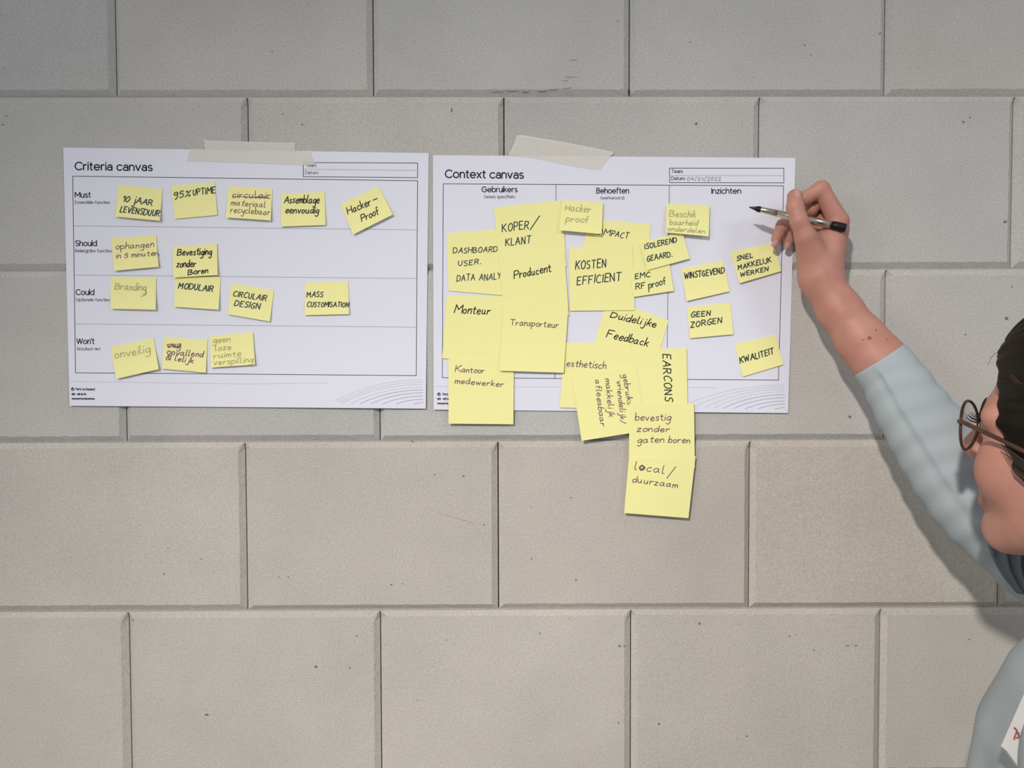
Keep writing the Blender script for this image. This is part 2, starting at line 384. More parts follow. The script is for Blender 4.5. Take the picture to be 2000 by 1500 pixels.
def inv_bilinear(quad, px, py):
    TL, TR, BR, BL = [np.array(q, float) for q in quad]; u = v = 0.5; q = np.array((px, py))
    for _ in range(6):
        f = (TL*(1-u) + TR*u)*(1-v) + (BL*(1-u) + BR*u)*v - q
        du = (TR-TL)*(1-v) + (BR-BL)*v; dv = (BL-TL)*(1-u) + (BR-TR)*u
        det = du[0]*dv[1] - du[1]*dv[0]
        u -= (f[0]*dv[1] - f[1]*dv[0])/det; v -= (du[0]*f[1] - du[1]*f[0])/det
    return u, v

# ---- the two printed sheets
mapc = lambda px, py: P(px, py, Hc(px, py) + 0.00012)
def ink_part(name, strokes, wpx, m, parent, mapf=None):
    V, Fc = [], []
    for s in strokes: ribbon([np.array(p, float) for p in s], wpx, V, Fc, mapf or mapc)
    return mesh_obj(name, V, Fc, m, parent)
# round sans of even stroke: x-height 10, capitals 14; "A cx cy rx ry from to" is an arc, other numbers are points
SG = {'a':"0.9 8.1 A 4.4 6.4 3.6 3.6 150 0 8 0|A 4 2.95 4 2.95 0 360",'b':"0 15 0 0|A 5 5 5 5 0 360",'c':"A 5 5 5 5 42 318",'d':"10 15 10 0|A 5 5 5 5 0 360",'e':"0.2 5 A 5 5 4.9 5 0 318",'f':"A 4.6 12 2.8 3 70 180 1.8 0|0 10 5 10",
 'g':"10 10 10 0 A 5 0 5 4.3 0 -150|A 5 5 5 5 0 360",'h':"0 15 0 0|A 4 5.8 4 4.2 180 0 8 0",'i':"0 10 0 0|0 13.2 0 14.2",'j':"1.5 10 1.5 -2.5 -0.8 -4.3|1.5 13.2 1.5 14.2",'k':"0 15 0 0|7 10 0.3 4.2|2.8 6.2 7.4 0",'l':"0 15 0 0",'m':"0 10 0 0|A 3.4 6.2 3.4 3.8 180 0 6.8 0|A 10.2 6.2 3.4 3.8 180 0 13.6 0",
 'n':"0 10 0 0|A 4 5.8 4 4.2 180 0 8 0",'o':"A 5 5 5 5 0 360",'p':"0 10 0 -4.6|A 5 5 5 5 0 360",'r':"0 10 0 0|A 4 5.8 4 4.2 180 75",'s':"A 3.6 7.4 3.2 2.6 40 250 4.6 4.7 A 3.8 2.6 3.3 2.6 70 -145",'t':"2 13.4 2 3 A 4.2 2.6 2.2 2.6 180 290|0 10 5 10",'u':"0 10 0 4.2 A 4 4.2 4 4.2 180 360 8 10|8 4 8 0",
 'v':"0 10 4.2 0 8.4 10",'w':"0 10 3.2 0 6.6 9.6 10 0 13.2 10",'x':"0 10 7.6 0|7.6 10 0 0",'z':"0 10 7 10 0 0 7.2 0",
 'A':"0 0 5.6 14 11.2 0|2 4.6 9.2 4.6",'B':"0 0 0 14 4.5 14 A 4.5 10.7 3.6 3.3 90 -90 0 7.4|4.5 7.4 A 5 3.7 4 3.7 90 -90 0 0",'C':"A 7 7 7 7 42 318",'D':"0 0 0 14 4 14 A 4 7 7.2 7 90 -90 0 0",'E':"8 14 0 14 0 0 8 0|0 7.3 7 7.3",'G':"A 7 7 7 7 45 360 7.6 7",'I':"0 0 0 14",
 'M':"0 0 0 14 6.6 4 13.2 14 13.2 0",'O':"A 7 7 7 7 0 360",'P':"0 0 0 14 5 14 A 5 10.2 4 3.8 90 -90 0 6.4",'S':"A 4.6 10.4 4.2 3.6 35 250 5.6 6.8 A 4.9 3.6 4.4 3.6 70 -150",'T':"0 14 10 14|5 14 5 0",'W':"0 14 4.4 0 8.8 13.4 13.2 0 17.6 14",
 '(':"3 15.5 A 5 6 5 9 130 230",')':"A -2 6 5 9 50 -50",':':"0 1 0 0|0 9.4 0 8.4",'.':"0 1 0 0","'":"0 15 0 11",'-':"0 5 5 5",'0':"A 4 7 4 7 0 360",'2':"A 4 10 4 4 170 -30 0 0 8 0",'4':"6 14 0 4.6 9 4.6|6.6 8 6.6 0",'5':"7.6 14 1.6 14 0.8 7.6 A 4 4.6 4.2 4.6 120 -145",'8':"A 4 10.6 3.4 3.4 0 360|A 4 3.6 4.1 3.6 0 360"}
def sans_glyph(ch):
    out = []
    for st in SG[ch].split('|'):
        tk = st.split(); i = 0; line = []
        while i < len(tk):
            if tk[i] == 'A':
                cx, cy, rx, ry, a0, a1 = map(float, tk[i+1:i+7]); i += 7
                n = max(4, int(abs(a1-a0)/18))
                line += [np.array((cx + rx*math.cos(math.radians(a0 + (a1-a0)*k/n)), cy + ry*math.sin(math.radians(a0 + (a1-a0)*k/n)))) for k in range(n+1)]
            else: line.append(np.array((float(tk[i]), float(tk[i+1])))); i += 2
        out.append(line)
    return out
def printed(name, jobs, parent, wpx=1.4, m=None):
    """printed words: jobs of (text, x0, y0, x1, y1, capital height px)"""
    strokes = []
    for (text, x0, y0, x1, y1, cap) in jobs:
        pen, items = 0.0, []
        for ch in text:
            if ch == ' ': pen += 6.0; continue
            extra = ch == 'ë'
            g = sans_glyph('e' if extra else ch) + ([[np.array((3.0, 12.6)), np.array((3.0, 13.4))], [np.array((7.0, 12.6)), np.array((7.0, 13.4))]] if extra else [])
            mx = max(p[0] for l in g for p in l); mn = min(0, min(p[0] for l in g for p in l))
            items.append((g, pen - mn)); pen += mx - mn + 3.0
        pen -= 3.0; L = math.hypot(x1-x0, y1-y0); sx = (L - wpx*0.5)/pen; ux, uy = (x1-x0)/L, (y1-y0)/L; nx, ny = uy, -ux; sy = cap/14.0
        for g, off in items:
            for l in g: strokes.append([(x0 + wpx*0.25 + ux*(off+p[0])*sx + nx*p[1]*sy, y0 + uy*(off+p[0])*sx + ny*p[1]*sy) for p in l])
    return ink_part(name, strokes, wpx, m or M_print, parent)
def rect(a, b, c, d): return [[a, b], [b, c], [c, d], [d, a]]
def logo(name, cx, cy, parent):
    V, Fc = [], []
    pts = [(cx + 3.3*math.cos(2*math.pi*k/20), cy + 3.3*math.sin(2*math.pi*k/20)) for k in range(20)]
    V = [mapc(*p) for p in pts]; Fc = [tuple(range(20))[::-1]]
    o = len(V); n = 8
    for k in range(n+1):                                   # pale crescent inside the disc
        t = k/n; x = cx - 1.6 + 3.4*t; y = cy + 1.4 - 2.6*t*t
        for dx in (-0.45, 0.45): V.append(P(x + dx, y + dx, Hc(x, y) + 0.0002))
    F2 = [(o+2*k, o+2*k+1, o+2*k+3, o+2*k+2) for k in range(n)]
    return mesh_obj(name, V, Fc + F2, None, parent, mats=[M_print, M_paper], fmat=[0]*len(Fc) + [1]*len(F2))
def waves(arcs, parent):
    st = []
    for (sx, sy, ex, ey) in arcs:
        cx, cy = sx + 0.42*(ex-sx), ey + 0.02*(sy-ey) + 1.0
        st.append([((1-t)**2*sx + 2*t*(1-t)*cx + t*t*ex, (1-t)**2*sy + 2*t*(1-t)*cy + t*t*ey) for t in [k/14 for k in range(15)]])
    k = len(st)
    ink_part('printed_wave_pattern', st[:k//2], 0.9, M_printw, parent)
    ink_part('printed_wave_pattern', st[k//2:], 1.0, M_printg, parent)

hsheet = lambda u, v, px, py: Hc(px, py)
A = sheet('printed_sheet', [(123.5,288),(837.5,299),(831.5,798),(136,792.5)], hsheet, M_paper, 40, 30)
tag(A, 'white printed Criteria canvas sheet taped to the block wall, on the left', 'poster', 'printed worksheets taped to the wall')
printed('printed_title', [('Criteria canvas', 146, 331.5, 297.6, 333.5, 14.6)], A, 2.45)
fr = rect((142,344), (815.5,353), (813,733.6), (147.5,728))
ink_part('printed_frame', fr + rect((592,317.5), (815.6,318.5), (815.6,347), (592.4,345)), 1.15, M_print, A)
for l in ([(144,441),(814,449)], [(145,537),(813.6,544)], [(147,632.5),(812.6,639)]): ink_part('printed_row_line', [l], 0.95, M_printg, A)
ink_part('printed_form_line', [[(593,330.5),(815.6,333)]], 0.8, M_printg, A)
ink_part('printed_footer_line', [[(136,745),(480,750),(640,748)]], 0.9, M_printw, A)
for t, x0, y, x1, s, sx1 in (('Must',146.4,385.5,177,'Essentiële functies',214.6), ('Should',147,480.2,189,'Belangrijke functies',218.6), ('Could',148,575.8,184,'Optionele functies',214.4), ("Won't",149.6,671.5,184,'Absoluut niet',196)):
    hd = printed('printed_heading', [(t, x0, y, x1, y, 10.2)], A, 1.75)
    printed('printed_subheading', [(s, x0, y+12.3, sx1, y+12.5, 5.6)], A, 0.95, M_printd)
printed('printed_form_text', [('Team:', 597, 325.6, 618, 326, 6), ('Datum:', 596, 339.6, 622, 340.2, 5.6)], A, 0.9, M_printd)
logo('printed_logo', 142, 760, A)
printed('printed_address', [('Parts on Demand', 148, 762, 185, 762.5, 4.4), ('085 - 485 82 50', 140, 771.6, 168, 771.8, 3.6), ('www.partsondemand.eu', 140, 780, 185, 780.3, 3.4)], A, 0.9)
D = lambda x, y: (480 + x/5, 530 + y/5)
arcs = [(880,1262,1720,1058),(905,1280,1724,1080),(930,1290,1726,1102),(1030,1290,1727,1130),(1120,1292,1727,1157),(1225,1292,1729,1185),(1340,1293,1730,1217),(1470,1294,1730,1248),(1640,1295,1730,1280)]
waves([D(a, b) + D(c, d) for a, b, c, d in arcs], A)

B = sheet('printed_sheet', [(845.5,303),(1553.6,308.5),(1539.3,806.8),(847,800)], hsheet, M_paper, 40, 30)
tag(B, 'white printed Context canvas sheet taped to the block wall, beside the reaching hand', 'poster', 'printed worksheets taped to the wall')
printed('printed_title', [('Context canvas', 869.3, 346.8, 1022.7, 348.4, 14.8)], B, 2.45)
ink_part('printed_frame', rect((865.7,359), (1530.4,363), (1520.6,742.3), (864,737.6)) + rect((1307.4,328.4), (1531,328.6), (1531,357), (1308,356.6)), 1.15, M_print, B)
for l in ([(1086,361),(1083.6,740)], [(1307.4,362),(1302.4,741)]): ink_part('printed_column_line', [l], 1.15, M_printd, B)
ink_part('printed_form_line', [[(1308,343),(1530.4,343)]], 0.8, M_printg, B)
ink_part('printed_footer_line', [[(850,754.5),(1400,757)]], 0.9, M_printw, B)
for t, x0, y, x1, s, a0, a1, y2 in (('Gebruikers',940.8,375,1010.6,'(wees specifiek)',946,1005.6,387), ('Behoeften',1165,377.4,1228.4,'(werkwoord)',1173,1219.6,389.3), ('Inzichten',1389.6,377.8,1447.4,None,0,0,0)):
    printed('printed_heading', [(t, x0, y, x1, y, 10.0)], B, 1.75)
    if s: printed('printed_subheading', [(s, a0, y2, a1, y2, 5.8)], B, 0.95, M_printd)
printed('printed_form_text', [('Team:', 1311.6, 337.6, 1334, 338, 6.6), ('Datum:', 1311, 351.4, 1338, 351.6, 6.2)], B, 1.0)
ink_part('handwritten_date', hand_text('04/01/2022', 1342, 352.6, 1408, 353, 6.5), 1.0, INK['pencil'], B)
logo('printed_logo', 857.4, 770, B)
printed('printed_address', [('Parts on Demand', 864.6, 772, 901, 772.3, 4.4), ('085 - 485 82 50', 854, 780.8, 884, 781, 3.6), ('www.partsondemand.eu', 854, 789.2, 899, 789.6, 3.4)], B, 0.9)
arcs = [(1345,788,1530,752),(1361,792,1531,756),(1376.7,796,1532,760),(1393.6,797,1532.5,765),(1413,797.3,1532.7,770.5),(1432.6,798,1532.7,776.5),(1456,798.3,1532.7,783),(1480.7,798.6,1532.7,789),(1513,798.8,1532.7,796)]
waves(arcs, B)

# ---- masking tape
def tape_mat():
    m = mat('masking_tape', (0.84, 0.81, 0.745, 1), 0.75, spec=0.2, alpha=0.5, noise=(120, 0.25, (0.88, 0.85, 0.78, 1)))
    return m
M_tape = tape_mat()
def tape(outline, label):
    V, Fc = [], []
    xs = [p[0] for p in outline]; n = len(outline)
    for k in (0, 1):
        for (x, y) in outline: V.append(np.array(P(x, y, Hc(x, y) + 0.0005)) + np.array((0, 0.00012*k, 0)))
    Fc = [tuple(range(n))[::-1], tuple(range(n, 2*n))] + [(i, (i+1) % n, n + (i+1) % n, n + i) for i in range(n)]
    return tag(mesh_obj('tape_strip', V, Fc, M_tape), label, 'tape', 'masking tape strips holding the sheets')
tape([(397,274),(401,280),(399,284),(402,291.5),(372,291),(370,297),(366,303),(367,308),(362,314),(440,316.5),(520,319.5),(590,322),(616,321.5),(613,312),(608,303),(607,296.5),(576.5,295.5),(577,279),(500,277),(440,275.5)],
     'strip of beige masking tape across the top edge of the Criteria canvas sheet')
tape([(1010,264),(1020,264),(1080,274),(1140,285),(1198,297),(1197,301),(1192,305),(1186,313),(1178,323),(1172,331),(1150,330),(1100,321),(1040,308),(994,303),(995,298),(999,292),(1004,280)],
     'slanted strip of beige masking tape on the top edge of the Context canvas sheet')

# ---- sticky notes: (quad TL TR BR BL, layer, lift mm at bottom left / bottom right, ink, stroke px, texts, words for the label)
U = 1
T = lambda *a, **k: (a, k)
notes = [
 # left sheet
 ('s','L',[(232,361),(317.5,369.5),(312,431),(224.5,423)],0,(3,4),'teal',2.3,[T('10 jAAR',239,393,297,401.5,13,8.5),T('LEVENSDUUR',234,414,310,423,13)],'10 JAAR LEVENSDUUR, first in the Must row'),
 ('s','L',[(334,363),(419,356),(424.5,420),(341,427.5)],0,(0.8,0.8),'teal',2.2,[T('95%',339,388,371,383,13),T('UPTIME',377,382,420,376.5,13)],'95% UPTIME in the Must row'),
 ('s','L',[(447,363),(532,369),(528.6,430.5),(441,424.5)],0,(3.5,3.5),'plum',1.6,[T('circulair',453,386,526,388,12,8.5),T('materiaal',451,400.5,518,405,11,7),T('recyclebaar',450,415,527,420,12,7.5)],'three lines in purple, first word struck through'),
 ('s','L',[(549,378),(634,375),(636,439.5),(549,442.5)],0,(2,2),'black',2.2,[T('Assemblage',555,396.5,623,397,14,9),T('eenvoudig',557,416,622,417,13,8)],'Assemblage eenvoudig in the Must row'),
 ('s','L',[(665,398),(740,364),(767,419),(690,458)],0,(3,3.5),'black',2.2,[T('Hacker',680,419,725,400,15,9),T('-',728,397,737,393.5,12),T('Proof',707,433,740,418,14,8.5)],'Hacker-Proof, tilted, last in the Must row'),
 ('s','L',[(218,465),(305,459),(309.6,521),(222,529)],0,(3,3),'plum',1.6,[T('ophangen',226,487,300,482,14,7.5),T('in 5 minuten',227,504,308,499,9,6.5)],'ophangen in 5 minuten in the Should row'),
 ('s','L',[(337,482),(424,476),(425,537),(339,542)],1,(2.5,2.5),'black',2.3,[T('Bevestiging',346,499,413,497,14,8.5),T('zonder',345,522,382,521,14,8.5),T('Boren',367,537,406,533,11,7)],'Bevestiging zonder Boren in the Should row'),
 ('s','L',[(216,541),(305,542),(304,605),(216,603)],0,(3,3.5),'grey',1.7,[T('Branding',224,565,285,568,13,9)],'faint grey Branding, first in the Could row'),
 ('s','L',[(342,539),(431,541),(427,605),(340,599)],0,(2.5,3),'teal',2.4,[T('MODULAIR',348,563,415,569.5,12.5)],'MODULAIR, under the Bevestiging note'),
 ('s','L',[(452,553),(535,567),(527,628),(445,614)],0,(2,2),'teal',2.2,[T('CIRCULAIR',455,578,519,588,12),T('DESIGN',457,597,506,603.5,12.5)],'CIRCULAIR DESIGN in the Could row'),
 ('s','L',[(596,552),(680,549),(682,613.6),(595,615.6)],0,(2,2),'teal',2.1,[T('MASS',599,580,630,579,11),T('CUSTOMISATION',599.6,599.5,680,599.5,10.5)],'MASS CUSTOMISATION, last in the Could row'),
 ('s','L',[(216,678),(300,660),(310,721),(227,740)],0,(3,3.5),'grey',1.7,[T('onveilig',224,700,293,688,16,9.5)],'faint grey onveilig, overlapping the bottom frame line'),
 ('s','L',[(321,658),(405,664),(402,728),(316,720)],0,(2,2),'plum',1.9,[T('ovg',327,679,352,679,12,8),T('opvallend',326,692,396,697.5,14,7.5),T('& lelijk',323,702,377,709.5,10,6.5)],'opvallend & lelijk in the Wont row'),
 ('s','L',[(410,656),(494,649),(498,712),(412,718)],1,(2,2.5),'grey',1.6,[T('geen',416,669,449,667,13,7),T('loze',420,685,451,683,13,7),T('ruimte',418,700,470,695,11,7),T('verspilling',417,713,494,707,12,7)],'four pencilled lines starting geen loze, in the Wont row'),
 # right sheet, users column
 ('b','R',[(873,455),(1003,446),(1008,579),(876,568)],0,(0.3,0.6),'teal',1.9,[T('DASHBOARD',885,495,971,491,11.5),T('USER.',895,520,939,515,11),T('DATA',892,549,927,547,13.5),T('ANALY',936,548,978,545,13.5)],'DASHBOARD USER DATA, upper left of the Gebruikers column'),
 ('b','R',[(965,405),(1096,391.5),(1107,521),(976,533)],1,(0.2,0.2),'teal',2.2,[T('KOPER',981,452,1032,446.5,17),T('/',1036,446,1050,443,17),T('KLANT',987.6,480,1036,475,16)],'KOPER / KLANT, topmost of the Gebruikers column'),
 ('b','R',[(975,497),(1102,489),(1111,616),(984,622)],2,(0.2,0.2),'black',2.2,[T('Producent',1004,544.5,1076,530.5,17,9.5)],'Producent, in the middle of the Gebruikers column'),
 ('b','R',[(873,577),(1000,579),(992,707),(863.6,700)],1,(0.3,0.3),'black',2.2,[T('Monteur',887,611,956,614.5,17,10)],'Monteur, left edge of the Gebruikers column'),
 ('b','R',[(876,701),(1004,703),(1002.6,828.6),(876,827.4)],2,(1.2,1.4),'plum',1.7,[T('Kantoor',888.6,726.6,945,728.6,14,7),T('medewerker',888.6,748.5,983,755.5,13,7)],'Kantoor medewerker, hanging below the sheet bottom'),
 ('b','R',[(983,592),(1110,600),(1101,728),(976,724)],3,(3,2.2),'plum',1.7,[T('Transporteur',996,634.5,1090,640.5,12.5,7.5)],'Transporteur, over the Kantoor note'),
 # right sheet, needs column
 ('b','R',[(1146,427),(1271,438),(1260,565),(1133,554)],0,(0.2,0.2),'teal',1.9,[T('COM',1152,455,1190,460.5,12.5),T('PACT',1193,461,1226,466,12.5)],'COMPACT, mostly hidden behind the KOSTEN EFFICIENT note'),
 ('b','R',[(1111,483),(1235,478),(1240,606),(1113,607)],1,(0.4,0.4),'teal',2.3,[T('KOSTEN',1124,526,1183,522,18),T('EFFICIENT',1127,556,1212,548,17.5)],'KOSTEN EFFICIENT, large, in the Behoeften column'),
 ('s','R',[(1227,526),(1308,516),(1316,568),(1238,580)],2,(0.8,1.2),'teal',2.1,[T('EMC',1241,545,1270,540,11),T('RF',1242,566,1260,562,12),T('proof',1267,563,1300,554.5,12,8.5)],'EMC RF proof, under the ISOLEREND note'),
 ('s','R',[(1250,474),(1333,453),(1347,505),(1264,528)],3,(1,1),'teal',2.2,[T('ISOLEREND',1260,487,1322,472,11),T('GEAARD.',1264,511,1313,501,12)],'ISOLEREND GEAARD, tilted, right of KOSTEN EFFICIENT'),
 ('s','R',[(1097,391),(1178,395),(1175,457.3),(1093,449.6)],3,(4.5,4),'grey',1.7,[T('Hacker',1104,411,1153,415,12,8.5),T('proof',1105,432,1148,436,12,8)],'faint grey Hacker proof, top of the Behoeften column'),
 ('b','R',[(1188,582),(1306,626),(1270,746),(1150,702)],0,(0.2,0.2),'black',2.2,[T('Duidelijke',1191.5,620,1280,640,12.5,8.5),T('Feedback',1184,658,1264,676.5,17,9.5)],'Duidelijke Feedback, tilted, below KOSTEN EFFICIENT'),
 ('b','R',[(1103,669),(1232,672),(1222,799),(1093,796)],1,(0.3,0.3),'plum',1.8,[T('esthetisch',1106,715,1183,720.5,14,8.5)],'esthetisch, lower left of the Behoeften column'),
 ('b','R',[(1214,682),(1341,680),(1343,806),(1216,808)],2,(0.3,0.3),'black',2.3,[T('EARCONS',1294.5,692,1299,783,17)],'EARCONS written sideways'),
 ('b','R',[(1117,735),(1243,715),(1262,841),(1136,861)],3,(3,0.1),'plum',1.7,[T('gebruiks',1216,732,1226,790,9,7),T('vriendelijk/',1204,744,1213,827,9,7),T('makkelijk',1182,740,1190,814,9,7),T('afleesbaar',1162,742,1173,832,9,7)],'four purple lines written sideways'),
 ('b','R',[(1229,787),(1355.5,787.5),(1357,914),(1228.5,912)],4,(0.2,0.2),'plum',1.8,[T('bevestig',1240.6,820.7,1309,821.5,14,8.5),T('zonder',1244,842.5,1307,843,13,7),T('gaten',1245,865,1296,864,13,7.5),T('boren',1305,864,1347,865.5,13,7.5)],'bevestig zonder gaten boren, crossing the sheet bottom edge'),
 ('b','R',[(1228.5,893),(1358.5,891),(1344.6,1012),(1219,1002)],5,(0.8,0.6),'plum',1.8,[T('local',1239,917,1297,925,16,9.5),T('/',1303,931,1316,928,13),T('duurzaam',1234.5,942,1323,952.5,13,7.5)],'local / duurzaam, lowest of all'),
 # right sheet, insights column
 ('s','R',[(1302,398),(1386,401),(1384,461.6),(1301,454)],4,(3,4),'grey',1.7,[T('Beschik',1307,423,1358,424.5,14,8),T('baarheid',1308,439,1362,440.5,13,7),T('onderdelen',1304,450,1376,455.5,9,5.5)],'faint grey Beschikbaarheid onderdelen, top of the Inzichten column'),
 ('s','R',[(1330,525),(1411.6,509),(1425,569),(1341.6,588)],0,(2.5,2),'teal',2.3,[T('WINSTGEVEND',1337,544.5,1414,533.5,12.5)],'WINSTGEVEND, in the Inzichten column'),
 ('s','R',[(1427,492.6),(1512,474),(1525.7,529.7),(1445,553)],0,(3,2),'teal',2.2,[T('SNEL',1439,509.5,1470,502,9.5),T('MAKKELIJK',1442,527.5,1506,511.5,10.5),T('WERKEN',1446,540.5,1500,529,9.5)],'SNEL MAKKELIJK WERKEN, just under the hand'),
 ('s','R',[(1342,600),(1427,591),(1432,653),(1348,660.6)],0,(2,2),'teal',2.3,[T('GEEN',1350,620.5,1387,616,11),T('ZORGEN',1349,639.5,1409,631,12)],'GEEN ZORGEN, in the Inzichten column'),
 ('s','R',[(1435,672.5),(1514.5,653.7),(1530,712),(1451.5,735.6)],0,(1.2,1.0),'teal',2.4,[T('KWALITEIT',1446,709.5,1511,690.5,12.5)],'KWALITEIT, over the right frame line near the sheet corner'),
]
for (size, side, quad, layer, lift, ink, wpx, texts, words) in notes:
    l0, l1 = lift[0]*0.001, lift[1]*0.001
    base = 0.0007 + 0.0007*layer
    hf = lambda u, v, px, py, b=base, a=l0, c=l1: Hc(px, py) + b + (a*(1-u) + c*u)*v**2.2
    ob = sheet('sticky_note', quad, hf, M_note, 8, 10, 0.0002)
    ob.data.polygons.foreach_set('use_smooth', [True]*len(ob.data.polygons))
    tag(ob, ('small' if size == 's' else 'square') + ' yellow sticky note reading ' + words if words[0].isupper() or words.split()[0].rstrip(',') in ('ophangen','onveilig','opvallend','esthetisch','bevestig','local','95%','10') else ('small' if size == 's' else 'square') + ' yellow sticky note with ' + words,
        'sticky note', 'sticky notes on the Criteria canvas' if side == 'L' else 'sticky notes on the Context canvas')
    def mapn(px, py, q=quad, f=hf):
        u, v = inv_bilinear(q, px, py); v = min(max(v, 0), 1.02); u = min(max(u, -0.02), 1.02)
        return P(px, py, f(u, v, px, py) + 0.00016)
    rn = random.Random(words)
    st = []
    for a, k in texts: st += hand_text(a[0], *a[1:5], *[q*0.88 for q in a[5:]], rnd=rn, slant=0.10 if ink in ('plum', 'grey') else 0.16, **k)
    if 'struck' in words: st += [[(455,383.5),(490,385),(526,386.5)], [(500,384.5),(515,384),(526,388)]]
    if words.startswith('opvallend'): st += [[(326,673),(332,678),(338,671),(345,679),(353,673),(348,680),(335,676)]]
    if words.startswith('local'): st += [[(1248,913),(1254,908),(1259,913),(1253,918),(1249,912),(1257,910),(1256,916),(1250,915)]]
    if words.startswith('faint grey Branding'): st += [catmull([(281,566),(286,570),(284,576),(275,579)], 4)]
    if words.startswith('EARCONS'): pass
    ink_part('handwriting', st, wpx*0.88, INK[ink], ob, mapn)
#PERSON#
# ------------------------------------------------------------------ person: distance-field body
def smin(a, b, k):
    h = np.clip(0.5 + 0.5*(b - a)/k, 0, 1); return b + (a - b)*h - k*h*(1 - h)
def smax(a, b, k): return -smin(-a, -b, k)
def cone(X, a, b, ra, rb):
    """distance to a round cone from a (radius ra) to b (radius rb)"""
    a = np.asarray(a, np.float32); b = np.asarray(b, np.float32); d = b - a; L2 = float(np.dot(d, d)) + 1e-12
    t = np.clip(((X - a) @ d)/L2, 0, 1)
    return np.linalg.norm(X - a - t[..., None]*d, axis=-1) - (ra + (rb - ra)*t)
def ball(X, c, r):
    r = np.atleast_1d(np.asarray(r, np.float32)); q = X - np.asarray(c, np.float32)
    if len(r) == 1: return np.linalg.norm(q, axis=-1) - r[0]
    k0 = np.linalg.norm(q/r, axis=-1); k1 = np.linalg.norm(q/(r*r), axis=-1) + 1e-9
    return k0*(k0 - 1)/k1
def chain(X, pts, k=0.004):
    d = None
    for (a, ra), (b, rb) in zip(pts[:-1], pts[1:]):
        c = cone(X, a, b, ra, rb); d = c if d is None else smin(d, c, k)
    return d
def surface_nets(fun, lo, hi, s):
    """closed smooth mesh of the zero level of fun"""
    lo = np.asarray(lo, float); n = np.ceil((np.asarray(hi) - lo)/s).astype(int) + 1
    ax = [(lo[i] + s*np.arange(n[i])).astype(np.float32) for i in range(3)]
    Fv = np.empty(n, np.float32)
    step = max(1, int(400000//(n[1]*n[2])))
    yy, zz = np.meshgrid(ax[1], ax[2], indexing='ij')
    for i in range(0, n[0], step):
        x = ax[0][i:i+step]
        X = np.empty((len(x), n[1], n[2], 3), np.float32); X[..., 0] = x[:, None, None]; X[..., 1] = yy; X[..., 2] = zz
        Fv[i:i+step] = fun(X)
    neg = Fv < 0; c = n - 1
    cnt = np.zeros(c, np.int8)
    corners = [(i, j, k) for i in (0, 1) for j in (0, 1) for k in (0, 1)]
    sl = lambda A, o: A[o[0]:o[0]+c[0], o[1]:o[1]+c[1], o[2]:o[2]+c[2]]
    for o in corners: cnt += sl(neg, o)
    act = np.argwhere((cnt > 0) & (cnt < 8)); idm = -np.ones(c, int); idm[tuple(act.T)] = np.arange(len(act))
    acc = np.zeros((len(act), 3)); num = np.zeros(len(act))
    for a in corners:
        for d in range(3):
            if a[d]: continue
            b = list(a); b[d] = 1
            fa = Fv[tuple((act + a).T)]; fb = Fv[tuple((act + b).T)]
            m_ = (fa < 0) != (fb < 0)
            t = np.where(m_, fa/(fa - fb + 1e-20), 0)
            p = np.tile(np.array(a, float), (len(act), 1)); p[:, d] += t
            acc += p*m_[:, None]; num += m_
    V = lo + s*(act + acc/num[:, None])
    Q = []
    for d in range(3):
        e1, e2 = (d+1) % 3, (d+2) % 3
        A = neg; sh = [slice(None)]*3; sh2 = [slice(None)]*3
        sh[d] = slice(0, -1); sh2[d] = slice(1, None)
        ed = np.argwhere(A[tuple(sh)] != A[tuple(sh2)])
        ok = (ed[:, e1] > 0) & (ed[:, e2] > 0) & (ed[:, e1] < c[e1]) & (ed[:, e2] < c[e2]); ed = ed[ok]
        flip = A[tuple(sh)][tuple(ed.T)]
        def cell(o1, o2):
            q = ed.copy(); q[:, e1] += o1; q[:, e2] += o2; return idm[tuple(q.T)]
        q = np.stack([cell(-1, -1), cell(0, -1), cell(0, 0), cell(-1, 0)], 1)
        q[~flip] = q[~flip][:, ::-1]; Q.append(q)
    return V, np.concatenate(Q)

# ---- frames of the head and the trunk
PSI, PIT = math.radians(58), math.radians(8)
Fh = np.array([-math.cos(PSI)*math.cos(PIT), math.sin(PSI)*math.cos(PIT), math.sin(PIT)])
Lh = np.array([-math.sin(PSI), -math.cos(PSI), 0.0])
Uh = np.cross(Fh, Lh)                                    # up: forward x left
RH = np.stack([Lh, Fh, Uh], 1)
HEAD0 = PN(1885, 861, 0.19) - RH @ np.array([0, 0.106, -0.026])
def hw(l, f, u): return HEAD0 + RH @ np.array([l, f, u])
Ft = np.array([-math.cos(PSI), math.sin(PSI), 0.0]); Lt = np.array([-math.sin(PSI), -math.cos(PSI), 0.0]); Ut = np.array([0, 0, 1.0])

